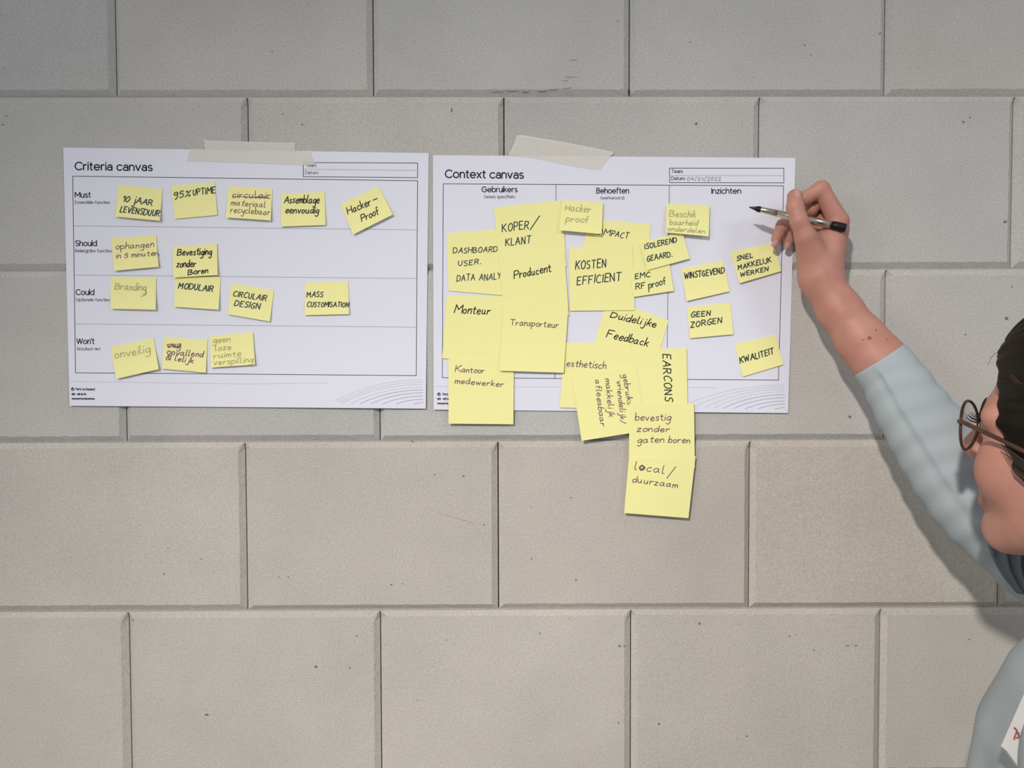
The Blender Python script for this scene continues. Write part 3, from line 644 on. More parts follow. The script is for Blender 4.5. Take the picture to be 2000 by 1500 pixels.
TEMPLE = [(0.0600, 0.0835, 0.0), (0.0640, 0.0775, 0.0), (0.0700, 0.040, -0.008), (0.0745, 0.0, -0.018), (0.0765, -0.018, -0.026), (0.0745, -0.034, -0.044)]
def temple_groove(ab, r):
    return chain(ab, [(np.array(p), r) for p in TEMPLE[1:]] + [(np.array((0.0740, -0.037, -0.049)), r)], 0.001)
def head_local(X):
    """X in head coordinates (left, forward, up)"""
    ab = X.copy(); ab[..., 0] = np.abs(ab[..., 0])
    d = ball(X, (0, -0.012, 0.035), (0.072, 0.092, 0.083))
    d = smin(d, ball(X, (0, 0.022, -0.025), (0.057, 0.060, 0.082)), 0.025)
    d = smin(d, cone(ab, (0.050, -0.004, -0.058), (0.014, 0.052, -0.096), 0.015, 0.016), 0.022)
    d = smin(d, ball(X, (0, 0.061, -0.094), 0.0165), 0.014)
    d = smin(d, ball(ab, (0.038, 0.049, -0.036), (0.024, 0.024, 0.026)), 0.02)
    d = smin(d, cone(ab, (0.050, 0.061, 0.008), (0.006, 0.080, 0.012), 0.0105, 0.009), 0.014)
    d = smax(d, -ball(ab, (0.031, 0.093, -0.004), (0.017, 0.016, 0.012)), 0.010)     # eye hollows
    d = smin(d, ball(ab, (0.031, 0.066, -0.003), 0.0138), 0.003)                       # lids over the eyeballs
    n = cone(X, (0, 0.083, 0.002), (0, 0.097, -0.026), 0.0065, 0.0095)
    n = smin(n, ball(ab, (0.011, 0.089, -0.030), 0.0085), 0.006)
    d = smin(d, n, 0.009)
    d = smin(d, cone(ab, (0.016, 0.074, -0.0665), (0.0, 0.083, -0.0655), 0.0035, 0.005), 0.006)
    d = smin(d, cone(ab, (0.015, 0.073, -0.075), (0.0, 0.081, -0.0755), 0.0035, 0.0055), 0.006)
    d = smax(d, -cone(ab, (0.019, 0.080, -0.0708), (0.0, 0.0905, -0.0705), 0.0010, 0.0012), 0.003)
    d = smin(d, ball(ab, (0.074, -0.014, -0.012), (0.008, 0.018, 0.030)), 0.006)       # ears
    d = np.maximum(d, -temple_groove(ab, 0.0044))                                      # the glasses lie beside the skin
    return d
NECK0, NECK1 = hw(0, -0.025, -0.055), hw(0, -0.035, -0.14) + np.array([0.02, -0.01, -0.05])
def head_world(X):
    Xl = (X - HEAD0.astype(np.float32)) @ RH.astype(np.float32)
    d = head_local(Xl)
    return smin(d, cone(X, NECK0, NECK1, 0.050, 0.056), 0.020)

# ---- right hand and forearm, reaching up to the sheet
W = lambda px, py, h: PN(px, py, h)
HK = dict(
 thumb=[(W(1588,508,.053),.0155),(W(1573,463,.0635),.0108),(W(1561,432,.0665),.0092),(W(1553,404,.0635),.0088),(W(1552.5,384,.0585),.0082)],
 index=[(W(1637,432,.043),.0112),(W(1604,369,.046),.0088),(W(1573,387,.044),.0078),(W(1553,400,.041),.0068)],
 middle=[(W(1636,450,.031),.0110),(W(1611,388,.026),.0086),(W(1592,398,.030),.0080),(W(1585,409,.034),.0076)],
 ring=[(W(1630,468,.028),.0105),(W(1566,418,.021),.0082),(W(1529,440,.020),.0072),(W(1517,466,.0155),.0062)],
 pinky=[(W(1624,488,.022),.0098),(W(1580,440,.0165),.0074),(W(1548,450,.0165),.0066),(W(1541,471,.0125),.0058)])
WRIST = W(1602, 548, .047)
ARM = [(WRIST, .0205), (W(1640, 606, .052), .0222), (W(1683, 665, .062), .0255), (W(1716, 703, .070), .0268), (W(1790, 815, .088), .027)]
def hand_arm(X):
    pal = None
    for key in ('index', 'middle', 'ring', 'pinky'):
        m0, r0 = HK[key][0]
        c = cone(X, WRIST + (m0 - WRIST)*0.12, m0, 0.0165, r0); pal = c if pal is None else smin(pal, c, 0.010)
    pal = smin(pal, cone(X, W(1590,512,.049), W(1578,470,.058), .0165, .0115), 0.012)
    pal = smin(pal, cone(X, W(1582,474,.052), W(1628,462,.040), .0085, .0090), 0.010)    # web of the thumb
    d = smin(pal, chain(X, ARM, 0.01), 0.014)
    d = smin(d, chain(X, HK['thumb'], 0.0035), 0.0055)
    d = smin(d, cone(X, W(1634,446,.031), W(1592,427,.022), .0105, .0085), 0.006)      # flesh between the bent fingers
    for key in ('index', 'middle', 'ring', 'pinky'):
        d = smin(d, chain(X, HK[key], 0.0030), 0.0030)
    return d
# ---- trunk, legs and left arm (hidden under clothes or outside the frame)
SH_R = PN(2330, 1230, 0.20)
TC = np.array([0.534, -0.345, 0.0])   # axis of the trunk on the floor
def tp(l, f, z): return TC + Lt*l + Ft*f + np.array([0, 0, z])
SH_L = tp(0.160, 0.0, 1.285); EL_L = tp(0.225, -0.02, 1.03)
HAND_L = PN(2125, 1535, 0.39)
def body(X):
    d = cone(X, tp(0, 0, 1.26), tp(0, -0.005, 1.08), 0.085, 0.10)
    d = smin(d, cone(X, tp(-0.09, 0, 1.22), tp(0.09, 0, 1.22), 0.075, 0.075), 0.05)
    d = smin(d, cone(X, tp(-0.13, 0.02, 1.26), SH_R, 0.055, 0.05), 0.04)
    d = smin(d, cone(X, tp(0.12, 0, 1.265), SH_L, 0.055, 0.05), 0.04)
    d = smin(d, ball(X, tp(0.07, 0.085, 1.15), 0.055), 0.04); d = smin(d, ball(X, tp(-0.07, 0.085, 1.15), 0.055), 0.04)
    d = smin(d, cone(X, tp(0, 0, 1.0), tp(0, -0.01, 0.88), 0.10, 0.12), 0.06)
    d = smin(d, cone(X, tp(-0.05, -0.005, 0.85), tp(0.05, -0.005, 0.85), 0.095, 0.095), 0.03)
    for sgn in (-1, 1):
        d = smin(d, chain(X, [(tp(0.08*sgn, 0, 0.78), .080), (tp(0.09*sgn, 0.02, 0.44), .056), (tp(0.095*sgn, -0.01, 0.30), .054), (tp(0.095*sgn, -0.03, 0.075), .036)], 0.03), 0.02)
        d = smin(d, cone(X, tp(0.095*sgn, -0.03, 0.045), tp(0.10*sgn, 0.13, 0.030), 0.034, 0.024), 0.02)
    d = smin(d, cone(X, NECK0, tp(0, -0.01, 1.25), 0.05, 0.06), 0.03)
    d = smin(d, chain(X, [(SH_R, .046), (PN(1870, 925, .10), .036), (PN(1800, 830, .090), .026)], 0.02), 0.03)
    d = smin(d, chain(X, [(SH_L, .046), (EL_L, .036), (HAND_L + np.array([0.05, -0.03, -0.05]), .024)], 0.02), 0.03)
    return d
LH = HAND_L
def left_hand(X):
    wr = LH + np.array([0.055, -0.03, -0.055])
    d = cone(X, wr + np.array([0.03, 0, -0.03]), wr, .024, .020)
    d = smin(d, cone(X, wr, LH + np.array([0.0, -0.012, 0.0]), .020, .018), 0.01)
    d = smin(d, cone(X, wr, LH + np.array([0.03, -0.012, 0.018]), .018, .014), 0.012)
    for k in range(4):                                    # fingers behind the pad
        b0 = LH + np.array([-0.004 + 0.017*k, 0.004, 0.004 + 0.010*k]); l = (0.026, 0.030, 0.028, 0.022)[k]
        dr = np.array([-0.45, 0.0, 0.9])
        d = smin(d, chain(X, [(b0, .009), (b0 + dr*l + np.array([0, .006, 0]), .0078), (b0 + dr*l*1.8 + np.array([0.002, .004, 0]), .0068), (b0 + dr*l*2.4, .0060)], 0.002), 0.003)
    b0 = LH + np.array([0.0, -0.016, -0.002])             # thumb in front of it
    d = smin(d, chain(X, [(b0, .011), (b0 + np.array([-0.022, -0.004, 0.024]), .0092), (b0 + np.array([-0.034, 0.004, 0.048]), .0080)], 0.003), 0.006)
    return d

def bbox(pts, pad): 
    pts = np.array(pts); return pts.min(0) - pad, pts.max(0) + pad
M_skin = None
def skin_material():
    m = mat('skin', lin(174, 119, 105), 0.5, spec=0.35, noise=(38, 0.24, lin(188, 137, 121)), bump=(700, 0.12), sss=0.08); return m
M_skin = skin_material()
person = empty('person', (float(TC[0]), float(TC[1]), 0.0))
tag(person, 'person in pale grey-blue cardigan and round glasses reaching up to write on the right sheet', 'person')
bm_ = MB()
pts = [p for k in HK.values() for p, r in k] + [ARM[0][0], ARM[1][0], ARM[2][0], ARM[3][0]]
lo, hi = bbox(pts, 0.03)
V, Q = surface_nets(hand_arm, lo, hi, 0.0013)
bm_.add(V, Q)
V, Q = surface_nets(head_world, HEAD0 - np.array([.15, .15, .20]), HEAD0 + np.array([.15, .15, .15]), 0.0022)
bm_.add(V, Q)
V, Q = surface_nets(body, np.minimum(TC, PN(1770, 785, .1)) - np.array([0.30, 0.40, 0.0]) + np.array([0, 0, 0]) if False else np.array([0.15, -0.75, 0.0]), np.array([1.15, 0.0, 1.62]), 0.009)
bm_.add(V, Q)
V, Q = surface_nets(left_hand, LH - 0.09, LH + np.array([0.13, 0.06, 0.11]), 0.0022)
bm_.add(V, Q)
skin = bm_.build('body', M_skin, person, smooth=True)

# ---- nails and freckles
M_nail = mat('fingernail', lin(190, 144, 138), 0.25, spec=0.6)
def nail(tip, direction, out, wd, ln, name='fingernail'):
    direction = direction/np.linalg.norm(direction); out = out - direction*np.dot(out, direction); out /= np.linalg.norm(out); side = np.cross(direction, out)
    V, Fc = [], []; n = 8
    for j in range(n+1):
        for i in range(n+1):
            a = -1 + 2*i/n; b = -1 + 2*j/n
            q = math.sqrt(max(0.0, 1 - 0.25*b*b)) if b > 0 else 1
            V.append(tip + side*a*wd*q + direction*b*ln + out*(-0.0028*a*a - 0.0012*max(b, 0)**2))
    for j in range(n):
        for i in range(n): Fc.append((j*(n+1)+i, j*(n+1)+i+1, (j+1)*(n+1)+i+1, (j+1)*(n+1)+i))
    return mesh_obj(name, V, Fc, M_nail, person, smooth=True)
towards = np.array([0, -1.0, 0])
th = HK['thumb']; dth = th[-1][0] - th[-2][0]
nail(th[-1][0] + np.array([0.0012, -0.0086, 0.002]), dth, np.array([0.25, -1, 0.3]), .0046, .0054)
for key in ('ring', 'pinky'):
    t_, r_ = HK[key][-1]; dd = t_ - HK[key][-2][0]
    nail(t_ + np.array([-0.002, 0, -0.0045])*0.9 + np.array([-0.35, -0.65, -0.3])*r_, dd, np.array([-0.5, -0.7, -0.2]), .0036, .0042)
M_mole = mat('freckle_brown', lin(150, 88, 62), 0.6)
def freckle(px, py, r):
    """flat dot lying on the skin where the view line through (px, py) meets the forearm"""
    v = _dir((px - 1000)/F_PX, -(py - 750)/F_PX); v = np.array(v)/v[1]; o = np.array([0, -DIST, ZC])
    t = 0.6
    for _ in range(60):
        d = float(hand_arm((o + v*t).astype(np.float32)[None])[0])
        if d < 0.00005: break
        t += d*0.9
    p = o + v*t; e = 0.0005
    g = np.array([float(hand_arm((p + e*np.eye(3)[i]).astype(np.float32)[None])[0]) - float(hand_arm((p - e*np.eye(3)[i]).astype(np.float32)[None])[0]) for i in range(3)]); g /= np.linalg.norm(g)
    a = np.cross(g, [0, 0, 1.0]); a /= np.linalg.norm(a); b = np.cross(g, a)
    V = [p + g*0.0007] + [p + g*0.0002 + (a*math.cos(2*math.pi*k/10) + b*math.sin(2*math.pi*k/10))*r*(0.8 + 0.3*(k*7 % 3)/2) for k in range(10)]
    mesh_obj('freckle', V, [(0, 1 + k, 1 + (k+1) % 10) for k in range(10)], M_mole, person)
for px, py, r in ((1698, 660, .0022), (1711, 644.5, .0011), (1686, 663.5, .0008), (1732, 663, .0009)): freckle(px, py, r)

# ---- hair
def hair_sdf(X):
    Xl = (X - HEAD0.astype(np.float32)) @ RH.astype(np.float32)
    l, f, u = Xl[..., 0], Xl[..., 1], Xl[..., 2]
    d = ball(Xl, (0, -0.014, 0.038), (0.0815, 0.100, 0.0925))
    ab = Xl.copy(); ab[..., 0] = np.abs(l)
    d = smin(d, cone(ab, (0.066, -0.012, 0.01), (0.052, -0.060, -0.060), 0.020, 0.028), 0.02)   # over the ears to the nape
    d = smin(d, cone(Xl, (0, -0.095, -0.03), (0, -0.115, -0.17), 0.035, 0.022), 0.03)            # tied tail
    # strands run from the brow backwards: shallow grooves along the flow
    ang = np.arctan2(u - 0.03, np.abs(l) + 0.02)
    g = np.sin(ang*46 + 6*f/0.1 + 2.0*np.sin(ang*9)) * 0.0009 + np.sin(ang*21 + 3*f/0.1)*0.0009
    d = d - g
    d = smin(d, np.maximum(head_local(Xl) - 0.0035, -(u + 0.075)), 0.008)
    line = np.interp(u, [-.11, -.07, -.035, -.005, .02, .045, .062, .09], [-.034, -.002, .030, .050, .058, .066, .082, .095]).astype(np.float32)   # hairline from the jaw corner to the forehead
    line = line + 0.0015*np.sin(u*380) + 0.0010*np.sin(u*170 + 1)
    d = smax(d, (f - line)*0.9, 0.005)
    d = np.maximum(d, -temple_groove(ab, 0.0044))
    return d
M_hair = mat('dark_brown_hair', lin(11, 8, 6), 0.55, spec=0.2, noise=(60, 0.25, lin(26, 17, 12)))
V, Q = surface_nets(hair_sdf, HEAD0 - np.array([.13, .19, .23]), HEAD0 + np.array([.19, .13, .16]), 0.0022)
hair = mesh_obj('hair', V, Q, M_hair, person, smooth=True)
sk = MB()
rs = random.Random(5)
LNU, LNF = [-.11, -.07, -.035, -.005, .02, .045, .062, .09], [-.034, -.002, .030, .050, .058, .066, .082, .095]
for k in range(90):                                       # loose strands lying over the side and flying at the brow
    u0 = rs.uniform(-0.03, 0.065); a = []
    for t in np.linspace(0, 1, 9):
        f = float(np.interp(u0, LNU, LNF)) - 0.004 - 0.12*t; u = u0 - 0.055*t - 0.02*t*t
        q = np.array([1.0, 0, 0]); 
        ell = max(0.05, 1 - ((f + 0.014)/0.1005)**2 - ((u - 0.038)/0.093)**2)
        l = 0.0815*math.sqrt(ell) + 0.0002
        if u < 0.0: l = max(l, 0.072)
        a.append((l, f, u))
    if float(temple_groove(np.array(a, np.float32), 0.003).min()) < 0: continue
    a = [hw(*q) for q in a]
    sk.add(*tube(a, [0.00035*(1 - 0.5*abs(2*i/8 - 1)) for i in range(9)], 5))
for (pts_) in ([(1972,700),(1952,688),(1938,696),(1930,712)], [(1985,670),(1966,668),(1952,690),(1950,720)], [(1990,660),(1978,648),(1985,640),(2000,634)]):
    c = catmull([PN(x, y, 0.235) for x, y in pts_], 6)
    sk.add(*tube(c, 0.00022, 4))
sk.build('loose_strands', mat('brown_hair_strand', lin(48, 32, 20), 0.4, spec=0.3), hair)
# eyebrow, lashes
M_brow = mat('eyebrow_hair', lin(34, 22, 18), 0.8)
for s_ in (1, -1):
    b_ = MB(); e_ = MB()
    def skin_f(l, u):
        f = 0.13
        for _ in range(14): f -= float(head_local(np.array([[l, f, u]], np.float32))[0])*0.9
        return f
    for k in range(40):
        t = k/39; l = 0.012 + 0.040*t; u = 0.0135 + 0.005*math.sin(t*2.6) - 0.011*t*t
        for r in (-0.0034, -0.0022, -0.0011, 0.0, 0.0011, 0.0022, 0.0034):
            if abs(r) > 0.0040*(1 - 0.6*t): continue
            r += 0.0004*math.sin(k*5.1 + r*900); l2 = l + 0.0055; u2 = u + r*0.7 + 0.0012 - 0.002*t
            p0 = np.array([s_*l, skin_f(l, u + r) - 0.0003, u + r]); p1 = np.array([s_*l2, skin_f(l2, u2) + 0.0005, u2])
            b_.add(*tube([hw(*p0), hw(*((p0+p1)/2 + np.array([s_*0.0002, 0.0007, 0]))), hw(*p1)], [0.00042, 0.00040, 0.00012], 4))
    for k in range(16):
        t = k/15; c = np.array([s_*(0.020 + 0.024*t), 0.0795 - 0.008*abs(t-0.4)**1.3, -0.001 + 0.003*math.sin(math.pi*t)])
        tipv = c + np.array([s_*(0.001 + 0.005*t), 0.0085, 0.004 + 0.001*math.sin(k*2.1)])
        e_.add(*tube([hw(*c), hw(*((c+tipv)/2 + np.array([0, 0.001, -0.001]))), hw(*tipv)], [0.0004, 0.0003, 0.00012], 4))
    b_.build('eyebrow', M_brow, person); e_.build('eyelashes', M_brow, person)
    # eye opening: white and iris between the lids
    V, Fc = [], []
    c = np.array([s_*0.031, 0.066, -0.003]); n = 12
    for j in range(5):
        for i in range(n+1):
            a = (-1 + 2*i/n)*0.80; bq = (-1 + 2*j/4)*0.30*math.sqrt(max(0, 1 - (i*2/n - 1)**2))
            V.append(hw(*(c + 0.0143*np.array([math.sin(a)*math.cos(bq), math.cos(a)*math.cos(bq), math.sin(bq)]))))
    for j in range(4):
        for i in range(n): Fc.append((j*(n+1)+i, j*(n+1)+i+1, (j+1)*(n+1)+i+1, (j+1)*(n+1)+i))
    ey = mesh_obj('eye', V, Fc, mat('eye_white', lin(214, 206, 200), 0.2, spec=0.5), person, smooth=True)
    V = [hw(*(c + 0.0146*np.array([0.40*math.cos(2*math.pi*k/14)*0.95, 0.93, 0.40*0.7*math.sin(2*math.pi*k/14)]))) for k in range(14)]
    mesh_obj('iris', V, [tuple(range(14))], mat('iris_brown', lin(58, 40, 30), 0.15, spec=0.6), ey)

# ---- cardigan: reaching sleeve, trunk, other sleeve
def knit_material(name, c0, c1, rib=1.0, obj=False):
    m = mat(name, c0, 0.95, spec=0.08); nt = m.node_tree; b = nt.nodes['Principled BSDF']; N, L = nt.nodes.new, nt.links.new
    uv = N('ShaderNodeUVMap'); uv.uv_map = 'UVMap'
    mp = N('ShaderNodeMapping'); L(uv.outputs['UV'], mp.inputs['Vector'])
    wv = N('ShaderNodeTexWave'); wv.wave_type = 'BANDS'; wv.bands_direction = 'Z' if obj else 'X'; wv.inputs['Scale'].default_value = (208 if obj else 52)*rib; wv.inputs['Distortion'].default_value = 1.2; wv.inputs['Detail'].default_value = 2; wv.inputs['Detail Scale'].default_value = 2
    co = N('ShaderNodeTexCoord'); L(co.outputs['Object'] if obj else mp.outputs['Vector'], wv.inputs['Vector'])
    no = N('ShaderNodeTexNoise'); no.inputs['Scale'].default_value = 500; no.inputs['Detail'].default_value = 2
    tc = N('ShaderNodeTexCoord'); L(tc.outputs['Object'], no.inputs['Vector'])
    mx = N('ShaderNodeMix'); mx.data_type = 'RGBA'; mx.inputs['A'].default_value = c0; mx.inputs['B'].default_value = c1
    L(wv.outputs['Fac'], mx.inputs['Factor']); L(mx.outputs['Result'], b.inputs['Base Color'])
    bp = N('ShaderNodeBump'); bp.inputs['Strength'].default_value = 0.3; bp.inputs['Distance'].default_value = 0.0005; L(wv.outputs['Fac'], bp.inputs['Height'])
    bp2 = N('ShaderNodeBump'); bp2.inputs['Strength'].default_value = 0.3; bp2.inputs['Distance'].default_value = 0.0006; L(no.outputs['Fac'], bp2.inputs['Height']); L(bp.outputs['Normal'], bp2.inputs['Normal'])
    L(bp2.outputs['Normal'], b.inputs['Normal']); return m
M_knit = knit_material('grey_blue_knit', lin(158, 166, 170), lin(173, 181, 185))
def loft(name, cs, rs_, m, parent, seg=64, n_sub=8, disp=None, thick=0.0016, inner_turn=True, ellipse=None, frame0=None):
    """knitted tube through centres cs (world) with radii rs_; open ends turned in so that the cloth shows a thickness"""
    C = catmull(cs, n_sub); R_ = [float(x) for x in np.array(catmull([np.array([r, 0.0]) for r in rs_], n_sub))[:, 0]]
    n = len(C); V, Fc, UV = [], [], []; prev = frame0; s = 0.0
    rings = []
    for i in range(n):
        t = C[min(i+1, n-1)] - C[max(i-1, 0)]; t = t/np.linalg.norm(t)
        if prev is None: prev = np.array([0, -1.0, 0.001])
        prev = prev - t*np.dot(prev, t); prev = prev/np.linalg.norm(prev); b = np.cross(t, prev)
        if i: s += np.linalg.norm(C[i] - C[i-1])
        rings.append((C[i], prev.copy(), b, R_[i], s))
    seq = [(r, 0.0) for r in rings]
    if inner_turn: seq = [(rings[min(5, n-1)], -thick*2.2), (rings[0], -thick*1.8), (rings[0], -thick*0.2)] + seq[1:]
    for (c, p, b, r, s), off in seq:
        for k in range(seg+1):
            a = 2*math.pi*k/seg
            ex, ey = ellipse(s) if ellipse else (1.0, 1.0)
            d = disp(a, s) if disp else 0.0
            V.append(c + (r + off + d)*(ex*math.cos(a)*p + ey*math.sin(a)*b)); UV.append((s*4.0, a*r*4.0 if False else k/seg))
    m_ = len(seq)
    for i in range(m_-1):
        for k in range(seg): Fc.append((i*(seg+1)+k, i*(seg+1)+k+1, (i+1)*(seg+1)+k+1, (i+1)*(seg+1)+k))
    ob = mesh_obj(name, V, Fc, m, parent, smooth=True)
    uvl = ob.data.uv_layers.new(name='UVMap')
    for lp in ob.data.loops: uvl.data[lp.index].uv = UV[lp.vertex_index]
    return ob
def sc(px, py, h, half): return PN(px, py, h), mm(half, h)
sl = [sc(1716,702,.070,54), sc(1743,738,.075,59), sc(1776,793,.083,67), sc(1815,850,.091,75), sc(1864,925,.100,81), sc(1915,985,.108,86), sc(1975,1042,.118,90), sc(2070,1105,.140,96), sc(2200,1175,.165,100), sc(2330,1230,.20,104)]
def sleeve_folds(a, s):
    d = 0.0007*math.sin(2*math.pi*s/0.026 + 1.2*math.sin(a*2)) * min(1, s/0.03)
    d += 0.0018*math.exp(-((a - 0.55)/0.07)**2)*min(1, s/0.012)*(1 - sstep(0.12, 0.24, s)) - 0.0012*math.exp(-((a - 0.75)/0.12)**2)*min(1, s/0.02)                      # lengthwise seam ridge
    d += 0.0030*math.sin(2*math.pi*s/0.085 + 2.0*math.sin(a + 0.6))*sstep(0.12, 0.30, s)
    d += 0.004*sstep(0.24, 0.36, s)*math.sin(a*7 + s*30)
    return d
slv = loft('cardigan_sleeve', [p for p, r in sl], [r for p, r in sl], M_knit, person, seg=96, n_sub=14, disp=sleeve_folds)
M_knit_b = knit_material('grey_blue_knit_body', lin(158, 166, 170), lin(173, 181, 185), 1.0, True)
ZS, RS, FS = [.58, .80, .95, 1.06, 1.17, 1.25, 1.305, 1.345, 1.375], [.205, .194, .176, .165, .163, .164, .150, .112, .066], [.02, .02, .03, .03, .02, .01, .0, -.01, -.015]
def cardigan(X):
    q = X - TC.astype(np.float32); z = X[..., 2]; l = q @ Lt.astype(np.float32); f = q @ Ft.astype(np.float32) - np.interp(z, ZS, FS).astype(np.float32)
    a = np.arctan2(l, f)
    fold = (0.006*np.sin(a*9 + 8*z) + 0.003*np.sin(a*17 + 3))*np.clip((1.28 - z)/0.15, 0, 1)
    d = (np.sqrt(l*l + (f/0.92)**2) - np.interp(z, ZS, RS).astype(np.float32) - fold)*0.85
    d = smin(d, cone(X, tp(-0.10, 0.0, 1.265), SH_R, .078, .070), 0.04)
    d = smin(d, cone(X, SH_R, PN(2190, 1170, .163), .069, .0485), 0.02)
    d = smin(d, cone(X, tp(0.10, 0.0, 1.275), SH_L, .070, .062), 0.05)
    d = smin(d, cone(X, SH_L, SH_L*0.6 + EL_L*0.4, .062, .056), 0.02)
    d = smax(d, -cone(X, NECK0, tp(0, -0.01, 1.36), .060, .064), 0.006)
    d = smax(d, z - 1.368 + 0.25*(f - 0.0), 0.006)
    return smax(d, 0.70 - z, 0.008)
V, Q = surface_nets(cardigan, np.array([0.24, -0.68, 0.66]), np.array([0.86, -0.03, 1.40]), 0.006)
mesh_obj('cardigan_body', V, Q, M_knit_b, person, smooth=True)
WR_L = HAND_L + np.array([0.055, -0.03, -0.055])
def left_sleeve(X):
    d = chain(X, [(SH_L, .060), (SH_L*0.5 + EL_L*0.5, .056), (EL_L, .049), (WR_L, .034)], 0.02)
    n = (WR_L - EL_L)/np.linalg.norm(WR_L - EL_L)
    d = d - 0.0005*np.sin((X @ n.astype(np.float32))*230)
    return smax(d, (X - (WR_L - n*0.02).astype(np.float32)) @ n.astype(np.float32), 0.004)
lo, hi = bbox([SH_L, EL_L, WR_L], 0.09)
V, Q = surface_nets(left_sleeve, lo, hi, 0.005)
mesh_obj('cardigan_sleeve', V, Q, M_knit_b, person, smooth=True)
# dark patch laid on the sleeve, its colour standing for the head's shade
M_sleeve_shade = knit_material('sleeve_shade_cloth', lin(96, 106, 116), lin(116, 126, 134), 0.5)
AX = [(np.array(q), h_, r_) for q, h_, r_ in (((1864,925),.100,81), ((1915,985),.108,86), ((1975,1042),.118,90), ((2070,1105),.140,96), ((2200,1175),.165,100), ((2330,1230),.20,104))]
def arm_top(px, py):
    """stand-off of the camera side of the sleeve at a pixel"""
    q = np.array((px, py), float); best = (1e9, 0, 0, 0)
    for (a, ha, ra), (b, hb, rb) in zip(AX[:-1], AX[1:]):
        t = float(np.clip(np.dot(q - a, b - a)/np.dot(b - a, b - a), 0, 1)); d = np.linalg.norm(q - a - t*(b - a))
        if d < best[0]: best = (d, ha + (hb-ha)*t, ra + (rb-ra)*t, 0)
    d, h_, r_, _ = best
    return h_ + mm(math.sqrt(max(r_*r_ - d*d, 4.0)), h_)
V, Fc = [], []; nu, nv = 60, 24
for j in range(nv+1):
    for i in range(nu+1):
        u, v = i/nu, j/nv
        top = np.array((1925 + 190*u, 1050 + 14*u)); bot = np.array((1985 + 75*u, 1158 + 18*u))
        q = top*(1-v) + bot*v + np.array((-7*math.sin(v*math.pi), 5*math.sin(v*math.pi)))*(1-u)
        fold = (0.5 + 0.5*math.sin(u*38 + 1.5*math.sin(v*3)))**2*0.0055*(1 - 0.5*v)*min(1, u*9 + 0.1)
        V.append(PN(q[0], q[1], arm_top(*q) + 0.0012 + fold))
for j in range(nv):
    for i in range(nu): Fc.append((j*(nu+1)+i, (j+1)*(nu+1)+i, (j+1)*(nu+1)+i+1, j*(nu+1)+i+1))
gt = mesh_obj('sleeve_shade_patch', V, Fc, M_sleeve_shade, person, smooth=True); gt['label'] = 'dark blue-grey patch standing for shade on the sleeve under the chin'
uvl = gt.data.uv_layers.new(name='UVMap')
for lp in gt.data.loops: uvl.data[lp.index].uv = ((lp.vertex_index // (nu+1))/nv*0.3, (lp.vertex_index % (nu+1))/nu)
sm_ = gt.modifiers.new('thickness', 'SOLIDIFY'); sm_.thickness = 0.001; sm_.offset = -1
# trousers and shoes
M_jean = mat('dark_trousers', lin(44, 50, 62), 0.9, spec=0.1, noise=(200, 0.2, lin(54, 60, 74)), bump=(400, 0.3))
tz = MB()
def trousers(X):
    d = cone(X, tp(-0.05, -0.005, 0.84), tp(0.05, -0.005, 0.84), 0.112, 0.112)
    for sgn in (-1, 1): d = smin(d, chain(X, [(tp(0.08*sgn, 0, 0.78), .090), (tp(0.09*sgn, 0.02, 0.44), .072), (tp(0.095*sgn, -0.01, 0.30), .068), (tp(0.095*sgn, -0.03, 0.13), .060)], 0.03), 0.02)
    return d
V, Q = surface_nets(trousers, np.array([0.25, -0.62, 0.0]), np.array([1.1, 0.05, 1.12]), 0.010)
mesh_obj('trousers', V, Q, M_jean, person, smooth=True)
M_shoe = mat('white_shoe', lin(206, 204, 200), 0.6)
for sgn in (-1, 1):
    def shoe(X, sgn=sgn):
        d = cone(X, tp(0.095*sgn, -0.05, 0.044), tp(0.10*sgn, 0.15, 0.034), 0.044, 0.034)
        d = smin(d, cone(X, tp(0.095*sgn, -0.03, 0.05), tp(0.095*sgn, -0.03, 0.09), 0.044, 0.042), 0.02)
        return smax(d, -(X[..., 2] - 0.002), 0.004)
    V, Q = surface_nets(shoe, tp(0.1*sgn, 0.05, 0.06) - np.array([0.17, 0.17, 0.07]), tp(0.1*sgn, 0.05, 0.06) + np.array([0.17, 0.17, 0.10]), 0.006)
    mesh_obj('shoe', V, Q, M_shoe, person, smooth=True)

# ---- glasses
M_frame = mat('dark_brown_frame', lin(40, 32, 30), 0.35, spec=0.5, noise=(60, 0.15, lin(84, 50, 36)))
def lens_mat():
    m = bpy.data.materials.new('spectacle_lens'); m.use_nodes = True; nt = m.node_tree; nt.nodes.clear()
    o = nt.nodes.new('ShaderNodeOutputMaterial'); t = nt.nodes.new('ShaderNodeBsdfTransparent'); g = nt.nodes.new('ShaderNodeBsdfGlossy'); x = nt.nodes.new('ShaderNodeMixShader'); f = nt.nodes.new('ShaderNodeFresnel')
    t.inputs[0].default_value = (0.95, 0.96, 0.97, 1); g.inputs['Roughness'].default_value = 0.03; f.inputs['IOR'].default_value = 1.35
    nt.links.new(f.outputs[0], x.inputs[0]); nt.links.new(t.outputs[0], x.inputs[1]); nt.links.new(g.outputs[0], x.inputs[2]); nt.links.new(x.outputs[0], o.inputs[0]); return m
M_lens = lens_mat()
gl = empty('eyeglasses', tuple(hw(0, 0.09, 0.0)))
tag(gl, 'round dark-framed eyeglasses worn by the person at the right edge', 'glasses')
def gpt(s_, a, r=1.0):      # point of a lens outline; lens leans forward at the top
    l = s_*(0.0335 + 0.0255*r*math.cos(a)); u = -0.006 + 0.0212*r*math.sin(a)
    return hw(l, 0.0945 + 0.14*u - 3.2*l*l, u)
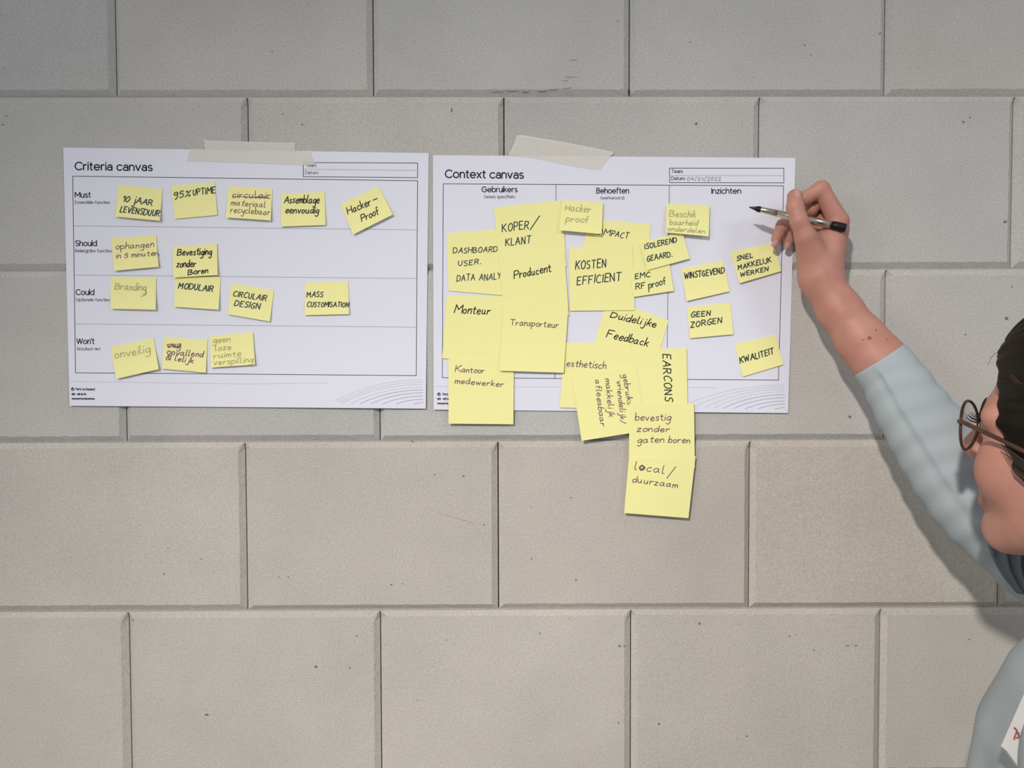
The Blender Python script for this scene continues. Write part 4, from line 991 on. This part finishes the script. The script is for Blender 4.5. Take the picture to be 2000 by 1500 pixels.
for s_ in (1, -1):
    ring_ = [gpt(s_, 2*math.pi*k/40) for k in range(41)]
    V, Fc = tube(ring_, 0.00125, 8, cap=False)
    mesh_obj('rim', V, Fc, M_frame, gl, smooth=True)
    V, Fc = [], []
    for q in range(6):
        for k in range(32): V.append(gpt(s_, 2*math.pi*k/32, 0.98*q/5) + Fh*0.002*(1 - (q/5)**2))
    for q in range(5):
        for k in range(32): Fc.append((q*32+k, q*32+(k+1) % 32, (q+1)*32+(k+1) % 32, (q+1)*32+k))
    mesh_obj('lens', V, Fc, M_lens, gl, smooth=True)
    hinge = np.array([s_*0.0600, 0.0835, 0.0000])
    c = catmull([hw(*(hinge + np.array([-s_*0.003, 0.002, -0.001]))), hw(*hinge), hw(*(hinge + np.array([s_*0.004, -0.006, 0]))), hw(s_*0.0700, 0.040, -0.008), hw(s_*0.0745, 0.0, -0.018), hw(s_*0.0765, -0.018, -0.026), hw(s_*0.0745, -0.034, -0.044)], 5)
    V, Fc = tube(c, [0.0016]*3 + [0.0019]*(len(c)-3), 8); mesh_obj('temple', V, Fc, M_frame, gl, smooth=True)
c = catmull([hw(-0.0085, 0.0935, -0.001), hw(0, 0.0965, 0.002), hw(0.0085, 0.0935, -0.001)], 6)
V, Fc = tube(c, 0.0012, 8); mesh_obj('bridge', V, Fc, M_frame, gl, smooth=True)

# ---- pen
tipP, endP = PN(1463, 404.5, .031), PN(1652, 445.5, .0605)
M_steel = mat('brushed_steel', lin(196, 190, 178), 0.22, metal=1.0)
M_blk = mat('black_plastic', lin(16, 16, 17), 0.4)
M_tip = mat('dark_grey_tip', lin(70, 68, 70), 0.3, metal=0.8)
pen = empty('pen', tuple(tipP)); tag(pen, 'slim silver pen with black end held in the raised hand', 'pen')
ax_ = endP - tipP
def rev(name, prof, m):
    path = [tipP + ax_*t for t, r in prof]; V, Fc = tube(path, [r for t, r in prof], 24); return mesh_obj(name, V, Fc, m, pen, smooth=True)
rev('pen_tip', [(0.0, .0003), (0.012, .0008), (0.04, .0016), (0.085, .0026)], M_tip)
rev('grip_ring', [(0.08, .0027), (0.083, .0032), (0.122, .0034), (0.125, .0030)], M_blk)
rev('barrel', [(0.122, .0030), (0.124, .0031), (0.30, .00375), (0.301, .0036), (0.303, .0036), (0.304, .0038), (0.60, .0042), (0.865, .0042)], M_steel)
rev('end_cap', [(0.862, .0040), (0.864, .0047), (0.90, .0048), (0.985, .0048), (1.0, .0044)], M_blk)

# ---- small white pad with red marks held low in the other hand
pd = []
cx_, cz_ = PN(1966, 1466, 0.39), None
ex = (PN(2012, 1362, 0.39) - PN(1966, 1466, 0.39)); ey_ = (PN(1992, 1502, 0.39) - PN(1966, 1466, 0.39)); ey_ = ey_/np.linalg.norm(ey_)*0.055
V, Fc = [], []
o0 = PN(1966, 1466, 0.39)
cor = [o0, o0 + ex, o0 + ex + ey_, o0 + ey_]
for k in (0, 1): V += [c + np.array([0, 0.006*k, 0]) for c in cor]
Fc = [(0, 1, 2, 3), (7, 6, 5, 4), (0, 4, 5, 1), (1, 5, 6, 2), (2, 6, 7, 3), (3, 7, 4, 0)]
pad = mesh_obj('note_pad', V, Fc, mat('pad_paper', (0.60, 0.58, 0.56, 1), 0.7), None)
tag(pad, 'small white paper pad with red marks at the lower right edge', 'note pad')

rm = MB()
for line in ([(1981,1421),(1986,1427),(1984,1434)], [(1988,1430),(1990,1438),(1986,1442)], [(1983,1436),(1981,1444)]):
    c = catmull([PN(x, y, 0.3912) for x, y in line], 5); rm.add(*tube(c, 0.0005, 6))
mesh_obj('red_mark', rm.v, rm.f, mat('red_ink', lin(150, 74, 66), 0.7), pad)
